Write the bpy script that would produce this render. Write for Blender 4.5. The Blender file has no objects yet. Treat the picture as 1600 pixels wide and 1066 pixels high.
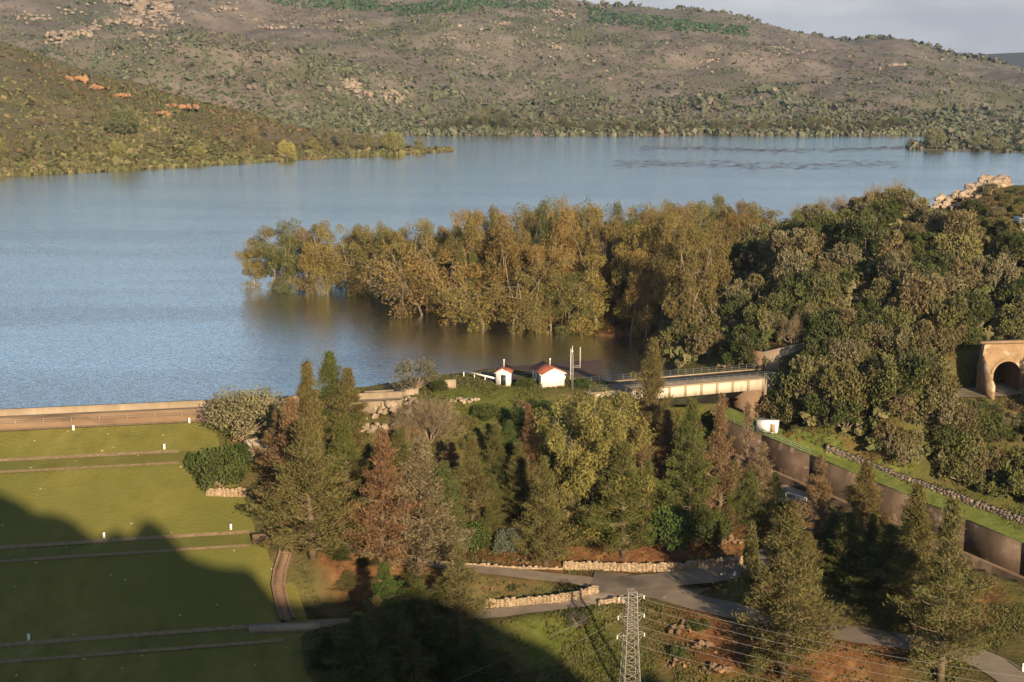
import bpy, math, random
import numpy as np
from mathutils import Vector

# ------------------------------------------------------------------ camera, sky, sun, exposure
scene = bpy.context.scene
F, CX, CY = 2222.0, 800.0, 533.0            # photograph: 1600 px wide
CAMZ = 57.0                                 # metres above the water
PITCH = math.atan(453.0 / F)
cam_d = bpy.data.cameras.new('camera')
cam = bpy.data.objects.new('camera', cam_d)
scene.collection.objects.link(cam)
cam.location = (0, 0, CAMZ)
cam.rotation_euler = (math.pi / 2 - PITCH, 0, 0)
cam_d.sensor_width = 36.0
cam_d.lens = 36.0 * F / 1600.0
cam_d.clip_start = 0.5
cam_d.clip_end = 20000
scene.camera = cam

SUN_EL, SUN_AZ = math.radians(17.0), math.radians(20.0)   # sun behind the camera, to its right
SDIR = np.array([math.sin(SUN_AZ) * math.cos(SUN_EL), -math.cos(SUN_AZ) * math.cos(SUN_EL), math.sin(SUN_EL)])
sun_d = bpy.data.lights.new('sun', 'SUN')
sun_d.energy = 5.0
sun_d.angle = math.radians(0.55)
sun_d.color = (1.0, 0.77, 0.50)
sun = bpy.data.objects.new('sun', sun_d)
scene.collection.objects.link(sun)
sun.rotation_euler = Vector(SDIR).to_track_quat('Z', 'Y').to_euler()

world = bpy.data.worlds.new('World')
scene.world = world
world.use_nodes = True
wn, wl = world.node_tree.nodes, world.node_tree.links
wn.clear()
w_out = wn.new('ShaderNodeOutputWorld')
w_bg = wn.new('ShaderNodeBackground')
w_bg.inputs['Strength'].default_value = 0.070
sky = wn.new('ShaderNodeTexSky')
sky.sky_type = 'NISHITA'
sky.sun_disc = False
sky.sun_elevation = SUN_EL
sky.sun_rotation = math.pi - SUN_AZ
sky.air_density = 1.0
sky.dust_density = 0.6
w_tc = wn.new('ShaderNodeTexCoord')
w_map = wn.new('ShaderNodeMapping')
w_map.inputs['Scale'].default_value = (1.0, 1.0, 3.2)
w_noise = wn.new('ShaderNodeTexNoise')
w_noise.inputs['Scale'].default_value = 3.0
w_noise.inputs['Detail'].default_value = 7.0
w_noise.inputs['Roughness'].default_value = 0.55
w_sep = wn.new('ShaderNodeSeparateXYZ')
w_hor = wn.new('ShaderNodeMapRange')        # more cloud low down, all round
w_hor.inputs['From Min'].default_value = 0.03
w_hor.inputs['From Max'].default_value = 0.17
w_hor.inputs['To Min'].default_value = 0.95
w_hor.inputs['To Max'].default_value = -0.16
w_add = wn.new('ShaderNodeMath'); w_add.operation = 'ADD'
w_cov = wn.new('ShaderNodeMapRange')
w_cov.inputs['From Min'].default_value = 0.50
w_cov.inputs['From Max'].default_value = 0.78
w_n2 = wn.new('ShaderNodeTexNoise')
w_n2.inputs['Scale'].default_value = 9.0
w_n2.inputs['Detail'].default_value = 6.0
w_shade = wn.new('ShaderNodeMapRange')
w_shade.inputs['From Min'].default_value = 0.36
w_shade.inputs['From Max'].default_value = 0.66
w_cmix = wn.new('ShaderNodeMix'); w_cmix.data_type = 'RGBA'
w_cmix.inputs['A'].default_value = (4.3, 4.35, 4.6, 1)
w_cmix.inputs['B'].default_value = (6.0, 5.95, 5.9, 1)
w_mix = wn.new('ShaderNodeMix'); w_mix.data_type = 'RGBA'
wl.new(w_tc.outputs['Generated'], w_map.inputs['Vector'])
wl.new(w_map.outputs['Vector'], w_noise.inputs['Vector'])
wl.new(w_map.outputs['Vector'], w_n2.inputs['Vector'])
wl.new(w_tc.outputs['Generated'], w_sep.inputs[0])
wl.new(w_sep.outputs['Z'], w_hor.inputs['Value'])
wl.new(w_hor.outputs['Result'], w_add.inputs[0])
wl.new(w_noise.outputs['Fac'], w_add.inputs[1])
wl.new(w_add.outputs[0], w_cov.inputs['Value'])
wl.new(w_n2.outputs['Fac'], w_shade.inputs['Value'])
wl.new(w_shade.outputs['Result'], w_cmix.inputs['Factor'])
wl.new(w_cov.outputs['Result'], w_mix.inputs['Factor'])
wl.new(sky.outputs['Color'], w_mix.inputs['A'])
wl.new(w_cmix.outputs['Result'], w_mix.inputs['B'])
wl.new(w_mix.outputs['Result'], w_bg.inputs['Color'])
wl.new(w_bg.outputs['Background'], w_out.inputs['Surface'])

scene.view_settings.view_transform = 'Standard'
scene.view_settings.look = 'None'
scene.view_settings.gamma = 1.0
scene.view_settings.exposure = 1.08
scene.cycles.max_bounces = 5
scene.cycles.diffuse_bounces = 2
scene.cycles.glossy_bounces = 2
scene.cycles.transmission_bounces = 2
scene.cycles.transparent_max_bounces = 4
scene.cycles.volume_bounces = 0
scene.cycles.use_adaptive_sampling = True
scene.cycles.adaptive_threshold = 0.02

# ------------------------------------------------------------------ helpers
rng = np.random.default_rng(7)
random.seed(7)
cP, sP = math.cos(PITCH), math.sin(PITCH)


def ray(px, py):
    u, v = (px - CX) / F, (CY - py) / F
    return np.array([u, cP + v * sP, -sP + v * cP])


def P(px, py, z):
    d = ray(px, py)
    t = (z - CAMZ) / d[2]
    return np.array([d[0] * t, d[1] * t, z])


def PY(px, py, Y):
    d = ray(px, py)
    t = Y / d[1]
    return np.array([d[0] * t, Y, CAMZ + d[2] * t])


def proj(p):
    x, y, z = p[0], p[1], p[2] - CAMZ
    w = y * cP - z * sP
    v = y * sP + z * cP
    return CX + F * x / w, CY - F * v / w


def _hash(ix, iy, seed):
    h = (ix.astype(np.int64) * 374761393 + iy.astype(np.int64) * 668265263 + seed * 974711) & 0xffffffff
    h = ((h ^ (h >> 13)) * 1274126177) & 0xffffffff
    return ((h ^ (h >> 16)) & 0xffff) / 65535.0


def vnoise(x, y, seed=0):
    x = np.asarray(x, float); y = np.asarray(y, float)
    ix, iy = np.floor(x), np.floor(y)
    fx, fy = x - ix, y - iy
    fx = fx * fx * (3 - 2 * fx); fy = fy * fy * (3 - 2 * fy)
    a, b = _hash(ix, iy, seed), _hash(ix + 1, iy, seed)
    c, d = _hash(ix, iy + 1, seed), _hash(ix + 1, iy + 1, seed)
    return (a * (1 - fx) + b * fx) * (1 - fy) + (c * (1 - fx) + d * fx) * fy


def fbm(x, y, octv=4, seed=0):
    s = 0; a = 1; t = 0
    for i in range(octv):
        s = s + a * (vnoise(x * 2 ** i, y * 2 ** i, seed + i * 17) - .5); t += a; a *= .5
    return s / t * 2


def mesh_np(name, V, faces, mat=None, attrs=None, smooth=False):
    """faces: list of (n,k) integer arrays"""
    me = bpy.data.meshes.new(name)
    V = np.asarray(V, np.float32)
    me.vertices.add(len(V)); me.vertices.foreach_set('co', V.ravel())
    faces = [np.asarray(f, np.int32) for f in (faces if isinstance(faces, list) else [faces]) if len(f)]
    tot = sum(f.size for f in faces); n = sum(len(f) for f in faces)
    me.loops.add(tot); me.polygons.add(n)
    me.loops.foreach_set('vertex_index', np.concatenate([f.ravel() for f in faces]))
    st, o = [], 0
    for f in faces:
        st.append(o + np.arange(len(f)) * f.shape[1]); o += f.size
    me.polygons.foreach_set('loop_start', np.concatenate(st).astype(np.int32))
    if smooth:
        me.polygons.foreach_set('use_smooth', np.ones(n, bool))
    for k, a in (attrs or {}).items():
        at = me.attributes.new(k, 'FLOAT', 'POINT'); at.data.foreach_set('value', np.asarray(a, np.float32))
    me.update(calc_edges=True); me.validate()
    if mat: me.materials.append(mat)
    return me


def link(name, me, parent=None, loc=None):
    o = bpy.data.objects.new(name, me)
    scene.collection.objects.link(o)
    if parent is not None: o.parent = parent
    if loc is not None: o.location = [float(c) for c in loc]
    return o


def tag(o, label, cat, group=None, kind=None):
    o['label'] = label; o['category'] = cat
    if group: o['group'] = group
    if kind: o['kind'] = kind
    return o


def empty(name, loc, rz=0.0):
    o = bpy.data.objects.new(name, None)
    scene.collection.objects.link(o)
    o.location = [float(c) for c in loc]; o.rotation_euler = (0, 0, rz); o.empty_display_size = .5
    return o


class MB:
    """collects simple solids into one mesh"""
    def __init__(s): s.v = []; s.q = []; s.t = []; s.n = 0

    def add(s, V, Q=(), T=()):
        s.v.append(np.asarray(V, float))
        if len(Q): s.q.append(np.asarray(Q, int) + s.n)
        if len(T): s.t.append(np.asarray(T, int) + s.n)
        s.n += len(V)

    def hexa(s, p):        # 8 corners: bottom 4 ccw, top 4 ccw
        s.add(p, [[0, 3, 2, 1], [4, 5, 6, 7], [0, 1, 5, 4], [1, 2, 6, 5], [2, 3, 7, 6], [3, 0, 4, 7]])

    def box(s, c, d, rz=0.0):
        c = np.asarray(c, float); x, y, z = np.asarray(d, float) / 2
        p = np.array([[-x, -y, -z], [x, -y, -z], [x, y, -z], [-x, y, -z], [-x, -y, z], [x, -y, z], [x, y, z], [-x, y, z]])
        R = np.array([[math.cos(rz), -math.sin(rz), 0], [math.sin(rz), math.cos(rz), 0], [0, 0, 1]])
        s.hexa(p @ R.T + c)

    def tube(s, pts, rad, k=6, cap=True):
        pts = np.asarray(pts, float); n = len(pts)
        rad = np.broadcast_to(np.asarray(rad, float), (n,))
        tn = np.gradient(pts, axis=0); tn /= np.linalg.norm(tn, axis=1)[:, None] + 1e-9
        up = np.where(np.abs(tn[:, 2:3]) > .9, np.array([[1., 0, 0]]), np.array([[0, 0, 1.]]))
        a = np.cross(tn, up); a /= np.linalg.norm(a, axis=1)[:, None] + 1e-9
        b = np.cross(tn, a)
        th = np.arange(k) * 2 * math.pi / k
        V = pts[:, None, :] + rad[:, None, None] * (np.cos(th)[None, :, None] * a[:, None, :] + np.sin(th)[None, :, None] * b[:, None, :])
        i = np.arange(n - 1)[:, None] * k; j = np.arange(k)[None, :]; j2 = (j + 1) % k
        Q = np.stack([i + j, i + j2, i + k + j2, i + k + j], -1).reshape(-1, 4)
        V = V.reshape(-1, 3)
        T = []
        if cap:
            V = np.vstack([V, pts[0], pts[-1]])
            for jj in range(k):
                T.append([n * k, (jj + 1) % k, jj]); T.append([n * k + 1, (n - 1) * k + jj, (n - 1) * k + (jj + 1) % k])
        s.add(V, Q, T)

    def ribbon(s, L, R):
        L = np.asarray(L, float); R = np.asarray(R, float); n = len(L)
        i = np.arange(n - 1)
        s.add(np.vstack([L, R]), np.stack([i, i + n, i + n + 1, i + 1], -1))

    def build(s, name, mat, parent=None, loc=None, smooth=False, kind=None):
        fs = []
        if s.q: fs.append(np.vstack(s.q))
        if s.t: fs.append(np.vstack(s.t))
        o = link(name, mesh_np(name, np.vstack(s.v), fs, mat, smooth=smooth), parent, loc)
        if kind: o['kind'] = kind
        return o


# ------------------------------------------------------------------ materials
def new_mat(name):
    m = bpy.data.materials.new(name); m.use_nodes = True
    nt = m.node_tree; b = nt.nodes['Principled BSDF']
    b.inputs['Specular IOR Level'].default_value = 0.25
    return m, nt, b


def ramp_mat(name, stops, scale=1.0, detail=6, rough=0.85, bump=0.0, bscale=None, stretch=(1, 1, 1), second=None, coords='Object'):
    """noise -> colour ramp; second = (colour, scale, lo, hi) patches of another natural colour"""
    m, nt, b = new_mat(name)
    N, L = nt.nodes, nt.links
    tc = N.new('ShaderNodeTexCoord'); mp = N.new('ShaderNodeMapping'); mp.inputs['Scale'].default_value = stretch
    L.new(tc.outputs[coords], mp.inputs['Vector'])
    nz = N.new('ShaderNodeTexNoise'); nz.inputs['Scale'].default_value = scale; nz.inputs['Detail'].default_value = detail
    nz.inputs['Roughness'].default_value = .65
    L.new(mp.outputs[0], nz.inputs['Vector'])
    rp = N.new('ShaderNodeValToRGB'); e = rp.color_ramp.elements
    e[0].position, e[0].color = stops[0][0], (*stops[0][1], 1)
    e[1].position, e[1].color = stops[-1][0], (*stops[-1][1], 1)
    for p, c in stops[1:-1]:
        x = e.new(p); x.color = (*c, 1)
    L.new(nz.outputs['Fac'], rp.inputs['Fac'])
    col = rp.outputs['Color']
    if second:
        n2 = N.new('ShaderNodeTexNoise'); n2.inputs['Scale'].default_value = second[1]; n2.inputs['Detail'].default_value = 5
        L.new(mp.outputs[0], n2.inputs['Vector'])
        mr = N.new('ShaderNodeMapRange'); mr.inputs['From Min'].default_value = second[2]; mr.inputs['From Max'].default_value = second[3]
        L.new(n2.outputs['Fac'], mr.inputs['Value'])
        mx = N.new('ShaderNodeMix'); mx.data_type = 'RGBA'
        L.new(mr.outputs['Result'], mx.inputs['Factor']); L.new(col, mx.inputs['A']); mx.inputs['B'].default_value = (*second[0], 1)
        col = mx.outputs['Result']
    L.new(col, b.inputs['Base Color'])
    b.inputs['Roughness'].default_value = rough
    if bump:
        bn = N.new('ShaderNodeTexNoise'); bn.inputs['Scale'].default_value = bscale or scale * 4; bn.inputs['Detail'].default_value = 6
        L.new(tc.outputs[coords], bn.inputs['Vector'])
        bp = N.new('ShaderNodeBump'); bp.inputs['Strength'].default_value = 1; bp.inputs['Distance'].default_value = bump
        L.new(bn.outputs['Fac'], bp.inputs['Height']); L.new(bp.outputs['Normal'], b.inputs['Normal'])
    return m


def leaf_mat(name, alt, alt_amt=1.0, transl=0.22):
    """colour = object colour, drifting to `alt` sprays by the per-leaf attribute v"""
    m = bpy.data.materials.new(name); m.use_nodes = True
    nt = m.node_tree; N, L = nt.nodes, nt.links; N.clear()
    out = N.new('ShaderNodeOutputMaterial'); d = N.new('ShaderNodeBsdfDiffuse'); t = N.new('ShaderNodeBsdfTranslucent'); mx = N.new('ShaderNodeMixShader')
    oi = N.new('ShaderNodeObjectInfo'); at = N.new('ShaderNodeAttribute'); at.attribute_name = 'v'
    a2 = N.new('ShaderNodeAttribute'); a2.attribute_name = 'w'
    mr = N.new('ShaderNodeMapRange'); mr.inputs['From Min'].default_value = .62; mr.inputs['From Max'].default_value = .9; mr.inputs['To Max'].default_value = alt_amt
    L.new(a2.outputs['Fac'], mr.inputs['Value'])
    c = N.new('ShaderNodeMix'); c.data_type = 'RGBA'; c.inputs['B'].default_value = (*alt, 1)
    L.new(mr.outputs['Result'], c.inputs['Factor']); L.new(oi.outputs['Color'], c.inputs['A'])
    br = N.new('ShaderNodeMapRange'); br.inputs['To Min'].default_value = .72; br.inputs['To Max'].default_value = 1.28
    L.new(at.outputs['Fac'], br.inputs['Value'])
    ml = N.new('ShaderNodeVectorMath'); ml.operation = 'SCALE'
    L.new(c.outputs['Result'], ml.inputs[0]); L.new(br.outputs['Result'], ml.inputs['Scale'])
    L.new(ml.outputs[0], d.inputs['Color']); L.new(ml.outputs[0], t.inputs['Color'])
    mx.inputs['Fac'].default_value = transl
    L.new(d.outputs[0], mx.inputs[1]); L.new(t.outputs[0], mx.inputs[2]); L.new(mx.outputs[0], out.inputs['Surface'])
    return m


def plain(name, col, rough=.6, metal=0.0, var=.12, scale=3.0):
    c = np.array(col)
    m = ramp_mat(name, [(.3, tuple(c * (1 - var))), (.7, tuple(np.minimum(c * (1 + var), 1)))], scale=scale, rough=rough)
    m.node_tree.nodes['Principled BSDF'].inputs['Metallic'].default_value = metal
    return m


M = {}
M['white'] = plain('white_paint', (.80, .79, .77), .7, var=.05)
M['roof'] = ramp_mat('roof_tiles', [(.3, (.20, .06, .035)), (.7, (.31, .105, .058))], 6, rough=.8, stretch=(1, 6, 1), bump=.03)
M['dark'] = plain('dark_paint_and_tunnel_dark', (.02, .025, .03), .4)  # door paint; also stands for the darkness inside the tunnel
M['glass'] = plain('window_glass', (.03, .04, .06), .08)
M['plinth'] = ramp_mat('plinth_stone', [(.3, (.22, .15, .10)), (.7, (.42, .32, .22))], 2.2, bump=.05)
M['concrete'] = ramp_mat('concrete', [(.3, (.20, .155, .105)), (.7, (.33, .265, .19))], .5, bump=.02, second=((.20, .15, .10), .25, .55, .7), stretch=(1, 1, .35))
M['girder'] = ramp_mat('girder_concrete', [(.3, (.42, .36, .28)), (.7, (.58, .51, .41))], .6, second=((.36, .27, .18), .9, .58, .72), stretch=(1, 1, .3))
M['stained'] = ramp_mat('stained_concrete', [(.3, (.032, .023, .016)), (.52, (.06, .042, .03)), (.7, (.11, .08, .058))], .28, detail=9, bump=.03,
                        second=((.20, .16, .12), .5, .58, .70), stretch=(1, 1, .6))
M['brownwall'] = ramp_mat('brown_concrete', [(.3, (.12, .078, .048)), (.7, (.20, .135, .088))], .35, bump=.02, stretch=(1, 1, .4))
M['asphalt'] = ramp_mat('asphalt', [(.3, (.145, .118, .09)), (.7, (.24, .198, .15))], .25, detail=10, bump=.01, second=((.075, .065, .055), .09, .55, .7))
M['dirtroad'] = ramp_mat('worn_road', [(.3, (.17, .135, .10)), (.7, (.27, .22, .165))], .35, bump=.02, second=((.10, .09, .06), .12, .58, .72))
M['crest'] = ramp_mat('crest_road', [(.3, (.26, .155, .08)), (.7, (.38, .25, .14))], .15, bump=.02, second=((.11, .07, .045), .07, .55, .68), stretch=(1, 2.5, 1))
M['redbank'] = ramp_mat('red_asphalt', [(.3, (.085, .05, .04)), (.7, (.125, .078, .06))], .2, bump=.02)
M['gravel'] = ramp_mat('gravel_strip', [(.3, (.13, .09, .05)), (.7, (.26, .19, .115))], 1.6, bump=.05)
M['stonewall'] = ramp_mat('wall_stones', [(.3, (.17, .125, .08)), (.7, (.36, .28, .185))], .9, detail=4, bump=.04)
M['portal'] = ramp_mat('portal_stone', [(.3, (.17, .11, .06)), (.7, (.31, .215, .125))], .5, detail=9, bump=.06, second=((.40, .33, .24), .35, .56, .68), stretch=(1, 1, 1.6))
M['rubble'] = ramp_mat('grey_rubble', [(.3, (.06, .05, .042)), (.7, (.16, .135, .11))], 1.2, detail=4, bump=.05)
M['rock'] = ramp_mat('rock', [(.28, (.08, .05, .03)), (.5, (.16, .105, .062)), (.72, (.27, .195, .13))], .45, detail=9, bump=.15, second=((.32, .15, .06), .22, .5, .62))
M['palerock'] = ramp_mat('limestone', [(.28, (.14, .105, .075)), (.5, (.27, .215, .16)), (.72, (.40, .34, .27))], .6, detail=10, bump=.12, second=((.30, .16, .075), .3, .58, .7))
M['rockfar'] = ramp_mat('pale_rock', [(.3, (.14, .11, .085)), (.7, (.26, .215, .17))], .12, detail=8, bump=.5)
M['orangesoil'] = ramp_mat('orange_soil', [(.3, (.17, .09, .042)), (.7, (.28, .16, .08))], .2, bump=.1)
M['bankgrass'] = ramp_mat('bank_grass', [(.3, (.06, .075, .015)), (.55, (.10, .125, .025)), (.72, (.15, .13, .05))], .6, detail=9, rough=.95, bump=.2, bscale=2.0)
M['metal'] = plain('galvanised_steel', (.34, .32, .29), .55, .3)
M['railing'] = plain('grey_railing', (.17, .19, .19), .55, .1)
M['wire'] = plain('wire', (.36, .34, .31), .5, .4)
M['insul'] = plain('insulator', (.75, .72, .65), .3)
M['bark'] = ramp_mat('bark', [(.3, (.07, .05, .035)), (.7, (.16, .12, .085))], 2, bump=.03)
M['palebark'] = ramp_mat('pale_bark', [(.3, (.13, .10, .07)), (.7, (.33, .27, .20))], 1.2, bump=.02)
M['twig'] = ramp_mat('grey_twig', [(.3, (.20, .15, .11)), (.7, (.34, .27, .20))], 1.5)
M['pipe'] = plain('green_railing', (.16, .20, .14), .5)
M['conifer'] = leaf_mat('conifer_sprays', (.15, .10, .055), .8)
M['euc'] = leaf_mat('eucalyptus_leaves', (.17, .135, .048), .6)
M['shrub'] = leaf_mat('shrub_leaves', (.13, .12, .075), .5)
M['drytwig'] = leaf_mat('dry_twigs', (.24, .18, .13), .8)

# ------------------------------------------------------------------ dam cross-section
K0, K1 = P(0, 674.7, 2.3), P(296, 660.5, 2.3)
DA = (K1 - K0)[:2]; DA /= np.linalg.norm(DA)          # along the crest, to the right
DN = np.array([DA[1], -DA[0]])                        # downstream, to the camera
DO = K0[:2]
SL = 0.5


def dam_profile():
    s, z = [0.0], [2.3]
    for ytop in (721.0, 857.0, 1010.0):
        ss, zz = s[-1], z[-1]
        while True:
            ss += .02; zz -= .02 * SL
            p = DO + DN * ss
            # slide along the crest so the point stays at the picture's left edge
            k = -(p[0] / (p[1] * cP - (zz - CAMZ) * sP) + 800 / F)
            p = p + DA * k * p[1]
            if proj((p[0], p[1], zz))[1] >= ytop: break
        s += [ss, ss + 3.4]; z += [zz, zz - .75]
    s.append(s[-1] + 40); z.append(z[-1] - 20)
    return np.array(s), np.array(z)


DS, DZ = dam_profile()


def dam_us(X, Y):
    x, y = np.asarray(X) - DO[0], np.asarray(Y) - DO[1]
    return x * DA[0] + y * DA[1], x * DN[0] + y * DN[1]


def dam_z(X, Y):
    u, s = dam_us(X, Y)
    z = np.interp(s, DS, DZ)
    return np.where(s < -9.5, 2.3 - (-9.5 - s) * .6, z)


# right-hand end of the embankment (u as function of s)
_b0 = P(325, 657, 2.3); _b1 = P(405, 836, -8.0); _b2 = P(452, 975, -15.5)
_bs = [dam_us(b[0], b[1]) for b in (_b0, _b1, _b2)]


def dam_end(s):
    return np.interp(s, [-30, float(_bs[0][1]), float(_bs[1][1]), float(_bs[2][1]), 90],
                     [float(_bs[0][0]) + 6, float(_bs[0][0]), float(_bs[1][0]), float(_bs[2][0]), float(_bs[2][0]) + 6])


# ------------------------------------------------------------------ near terrain from control points
CP = []
for a in [(600, 640, .8), (640, 618, 2.3), (700, 608, 3), (785, 604, 3.1), (865, 613, 3.0), (930, 612, 3), (985, 610, 2.6), (1040, 622, -1),
          (570, 620, 1.6), (520, 625, 1.8), (470, 630, 1.8), (400, 640, 1.8)]:
    CP.append(P(*a))
# water's edge along the bank behind the huts
for a in [(430, 622), (500, 617), (565, 609), (640, 597), (700, 588), (760, 577), (850, 569), (930, 562), (985, 560), (1030, 566)]:
    p = P(a[0], a[1], 0); CP.append(p)
    CP.append(np.array([p[0] - 2, p[1] + 9, -3.2]))
# bay and the wooded spit
for a in [(400, 447), (470, 458), (560, 463), (640, 492), (720, 508), (800, 521), (900, 523), (990, 530), (1050, 548)]:
    p = P(a[0], a[1], -.6); CP.append(p)
    CP.append(np.array([p[0], p[1] + 14, .5 if a[0] > 600 else -.5]))
for w in [(0, 262, -4), (15, 255, -4), (-20, 275, -4), (-50, 300, -5), (-80, 320, -6), (-100, 260, -6), (-60, 250, -5), (-30, 250, -4), (25, 250, -3)]:
    CP.append(np.array(w, float))
for w in [(60, 240, 9), (75, 242, 13), (92, 242, 15), (60, 260, 18), (75, 260, 22), (95, 262, 26), (97, 279, 31), (110, 285, 31), (76, 280, 25), (60, 282, 20),
          (45, 285, 13), (30, 295, 7), (45, 245, 6.5), (45, 262, 11), (33, 262, 3), (30, 276, 4), (20, 288, 1.5), (50, 312, 12), (95, 312, 20), (28, 322, 4),
          (95, 350, 3), (50, 345, 0), (10, 325, 1), (0, 312, .6), (-20, 340, -.8), (-46, 352, -.8), (-60, 345, -1.5), (-72, 340, -4), (-30, 372, -4), (10, 352, -2), (50, 372, -5), (110, 372, -5),
          (130, 240, 20), (130, 280, 31), (150, 320, 20), (165, 230, 16), (-120, 400, -9), (0, 420, -9), (120, 430, -9), (-140, 330, -9)]:
    CP.append(np.array(w, float))
# knoll slope down to the valley road
for X in (-30, -20, -10, 0, 10, 20, 28):
    e = 0 if X < 22 else -1.5
    CP += [np.array((X, 221.5 + .12 * X, 1.2 + e)), np.array((X, 211 + .1 * X, -6.5 + e)), np.array((X, 200.5, -14.0 + .4 * e))]
CP += [P(560, 856, -10.2), P(500, 848, -9.2), P(620, 868, -12), P(700, 884, -13.8), P(800, 893, -15.3), P(900, 905, -16.4), P(960, 915, -16.8), P(1040, 912, -16.6),
       P(1150, 893, -15.6), P(1060, 935, -17.2), P(1180, 962, -17.8), P(1300, 985, -18), P(1420, 1003, -18.2), P(1540, 1030, -18.4), P(1590, 1060, -18.8),
       P(760, 958, -18.2), P(900, 940, -17.6), P(660, 960, -18.0), P(560, 920, -14.5), P(620, 1010, -20),
       P(800, 1000, -20.5), P(900, 1000, -20.2), P(984, 1085, -23.5), P(800, 1066, -24), P(1100, 1040, -21.5), P(1250, 1050, -21.6), P(1400, 1055, -20.8), P(700, 1066, -25),
       P(1290, 835, -12.2), P(1240, 785, -9.2), P(1200, 720, -6.5), P(1150, 690, -7), P(1100, 660, -5)]
# behind the chute wall and the hillside over it
for a in [(1185, 668, -3.4), (1250, 695, -5.2), (1330, 728, -7.4), (1400, 757, -9.3), (1500, 797, -11.8), (1600, 838, -13.8), (1700, 880, -15.5)]:
    p = P(*a); CP.append(p); CP.append(p + np.array([1.5, 3.5, .9])); CP.append(p + np.array([3.5, 9, 6.5]))
CP += [P(1240, 600, 3.2), P(1290, 590, 4.0), P(1215, 590, 3.0), P(1480, 618, 3.0), P(1540, 617, 3.0), P(1600, 619, 3.0), P(1660, 620, 3.0), P(1400, 600, 4.5), P(1340, 590, 5.0)]
# valley in front of and spur under the camera
for X in (-120, -70, -30, 10, 50, 100, 160):
    CP.append(np.array((X, 140, -33.0))); CP.append(np.array((X, 110, -28.0)))
for s in np.arange(0, 62, 5.0):
    for du, dzz in ((2.5, .5), (7.0, .9)):
        q = DO + DA * (float(dam_end(s)) + du) + DN * s
        CP.append(np.array((q[0], q[1], float(np.interp(s, DS, DZ)) + dzz)))
CP = np.array(CP)


def near_spur(X, Y):
    return None


def tps_fit(C):
    d = np.linalg.norm(C[:, None, :2] - C[None, :, :2], axis=2)
    n = len(C)
    A = np.zeros((n + 3, n + 3)); A[:n, :n] = -d - np.eye(n) * .15
    Pm = np.c_[np.ones(n), C[:, :2] / 100]
    A[:n, n:] = Pm; A[n:, :n] = Pm.T
    return np.linalg.solve(A, np.r_[C[:, 2], 0, 0, 0])


_w = tps_fit(CP)


def tps(X, Y):
    sh = np.shape(X); x = np.ravel(X); y = np.ravel(Y)
    out = np.empty(len(x)); n = len(CP)
    for i in range(0, len(x), 20000):
        sl = slice(i, i + 20000)
        d = np.hypot(x[sl, None] - CP[None, :, 0], y[sl, None] - CP[None, :, 1])
        out[sl] = -d @ _w[:n] + _w[n] + _w[n + 1] * x[sl] / 100 + _w[n + 2] * y[sl] / 100
    return out.reshape(sh)


STEP = 1.25
GX = np.arange(-160, 190 + .1, STEP); GY = np.arange(-70, 440 + .1, STEP)
XX, YY = np.meshgrid(GX, GY)
ZZ = tps(XX, YY)
ZZ += np.clip(fbm(XX / 7, YY / 7, 3, 3), -1, 1) * .55

# the dam's ground
u_, s_ = dam_us(XX, YY)
inside = np.clip((dam_end(s_) + 1.5 - u_) / 3.0, 0, 1)
dz = dam_z(XX, YY) - .7
ZZ = np.where(YY > 120, ZZ * (1 - inside) + np.minimum(dz, 60) * inside, ZZ)

# roads: (polyline in world, half width)


def road_pts(pix, n=60):
    p = np.array([P(*a) for a in pix])
    d = np.r_[0, np.cumsum(np.linalg.norm(np.diff(p[:, :2], axis=0), axis=1))]
    t = np.linspace(0, d[-1], n)
    q = np.stack([np.interp(t, d, p[:, i]) for i in range(3)], 1)
    for _ in range(6):
        q[1:-1] = (q[:-2] + 2 * q[1:-1] + q[2:]) / 4
    return q


ROADS = {
    'upper': (road_pts([(505, 846, -9.2), (560, 858, -10.4), (640, 874, -12.4), (700, 884, -13.8), (800, 895, -15.4), (900, 906, -16.4), (975, 918, -16.9)]), 1.7),
    'right': (road_pts([(960, 914, -16.8), (1040, 906, -16.5), (1100, 900, -16.0), (1165, 889, -15.4), (1215, 862, -13.8), (1262, 838, -12.4), (1285, 810, -10.8), (1250, 785, -9.4), (1215, 760, -8.4)]), 2.8),
    'lower': (road_pts([(940, 906, -16.7), (1010, 920, -17.0), (1090, 942, -17.4), (1180, 963, -17.8), (1300, 986, -18.0), (1420, 1004, -18.2), (1510, 1020, -18.3), (1560, 1040, -18.5), (1600, 1075, -18.9), (1630, 1120, -19.4)]), 2.6),
    'track': (road_pts([(985, 922, -16.95), (930, 938, -17.5), (860, 948, -17.9), (760, 960, -18.3), (660, 968, -18.2), (560, 972, -17.0), (470, 976, -15.9)]), 1.5),
    'tunnel': (road_pts([(1420, 606, 4.0), (1480, 614, 3.2), (1540, 613, 3.0), (1600, 606, 3.0), (1680, 600, 3.0)]), 3.2),
}


def flatten(pts, hw, Z, fade=3.0, drop=.12):
    x0, x1 = pts[:, 0].min() - 9, pts[:, 0].max() + 9; y0, y1 = pts[:, 1].min() - 9, pts[:, 1].max() + 9
    m = (XX > x0) & (XX < x1) & (YY > y0) & (YY < y1)
    x, y = XX[m], YY[m]
    d = np.hypot(x[:, None] - pts[None, :, 0], y[:, None] - pts[None, :, 1])
    i = d.argmin(1); dm = d.min(1)
    w = np.clip((hw + fade - dm) / fade, 0, 1); w = w * w * (3 - 2 * w)
    Z[m] = Z[m] * (1 - w) + (pts[i, 2] - drop) * w
    return Z


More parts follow.
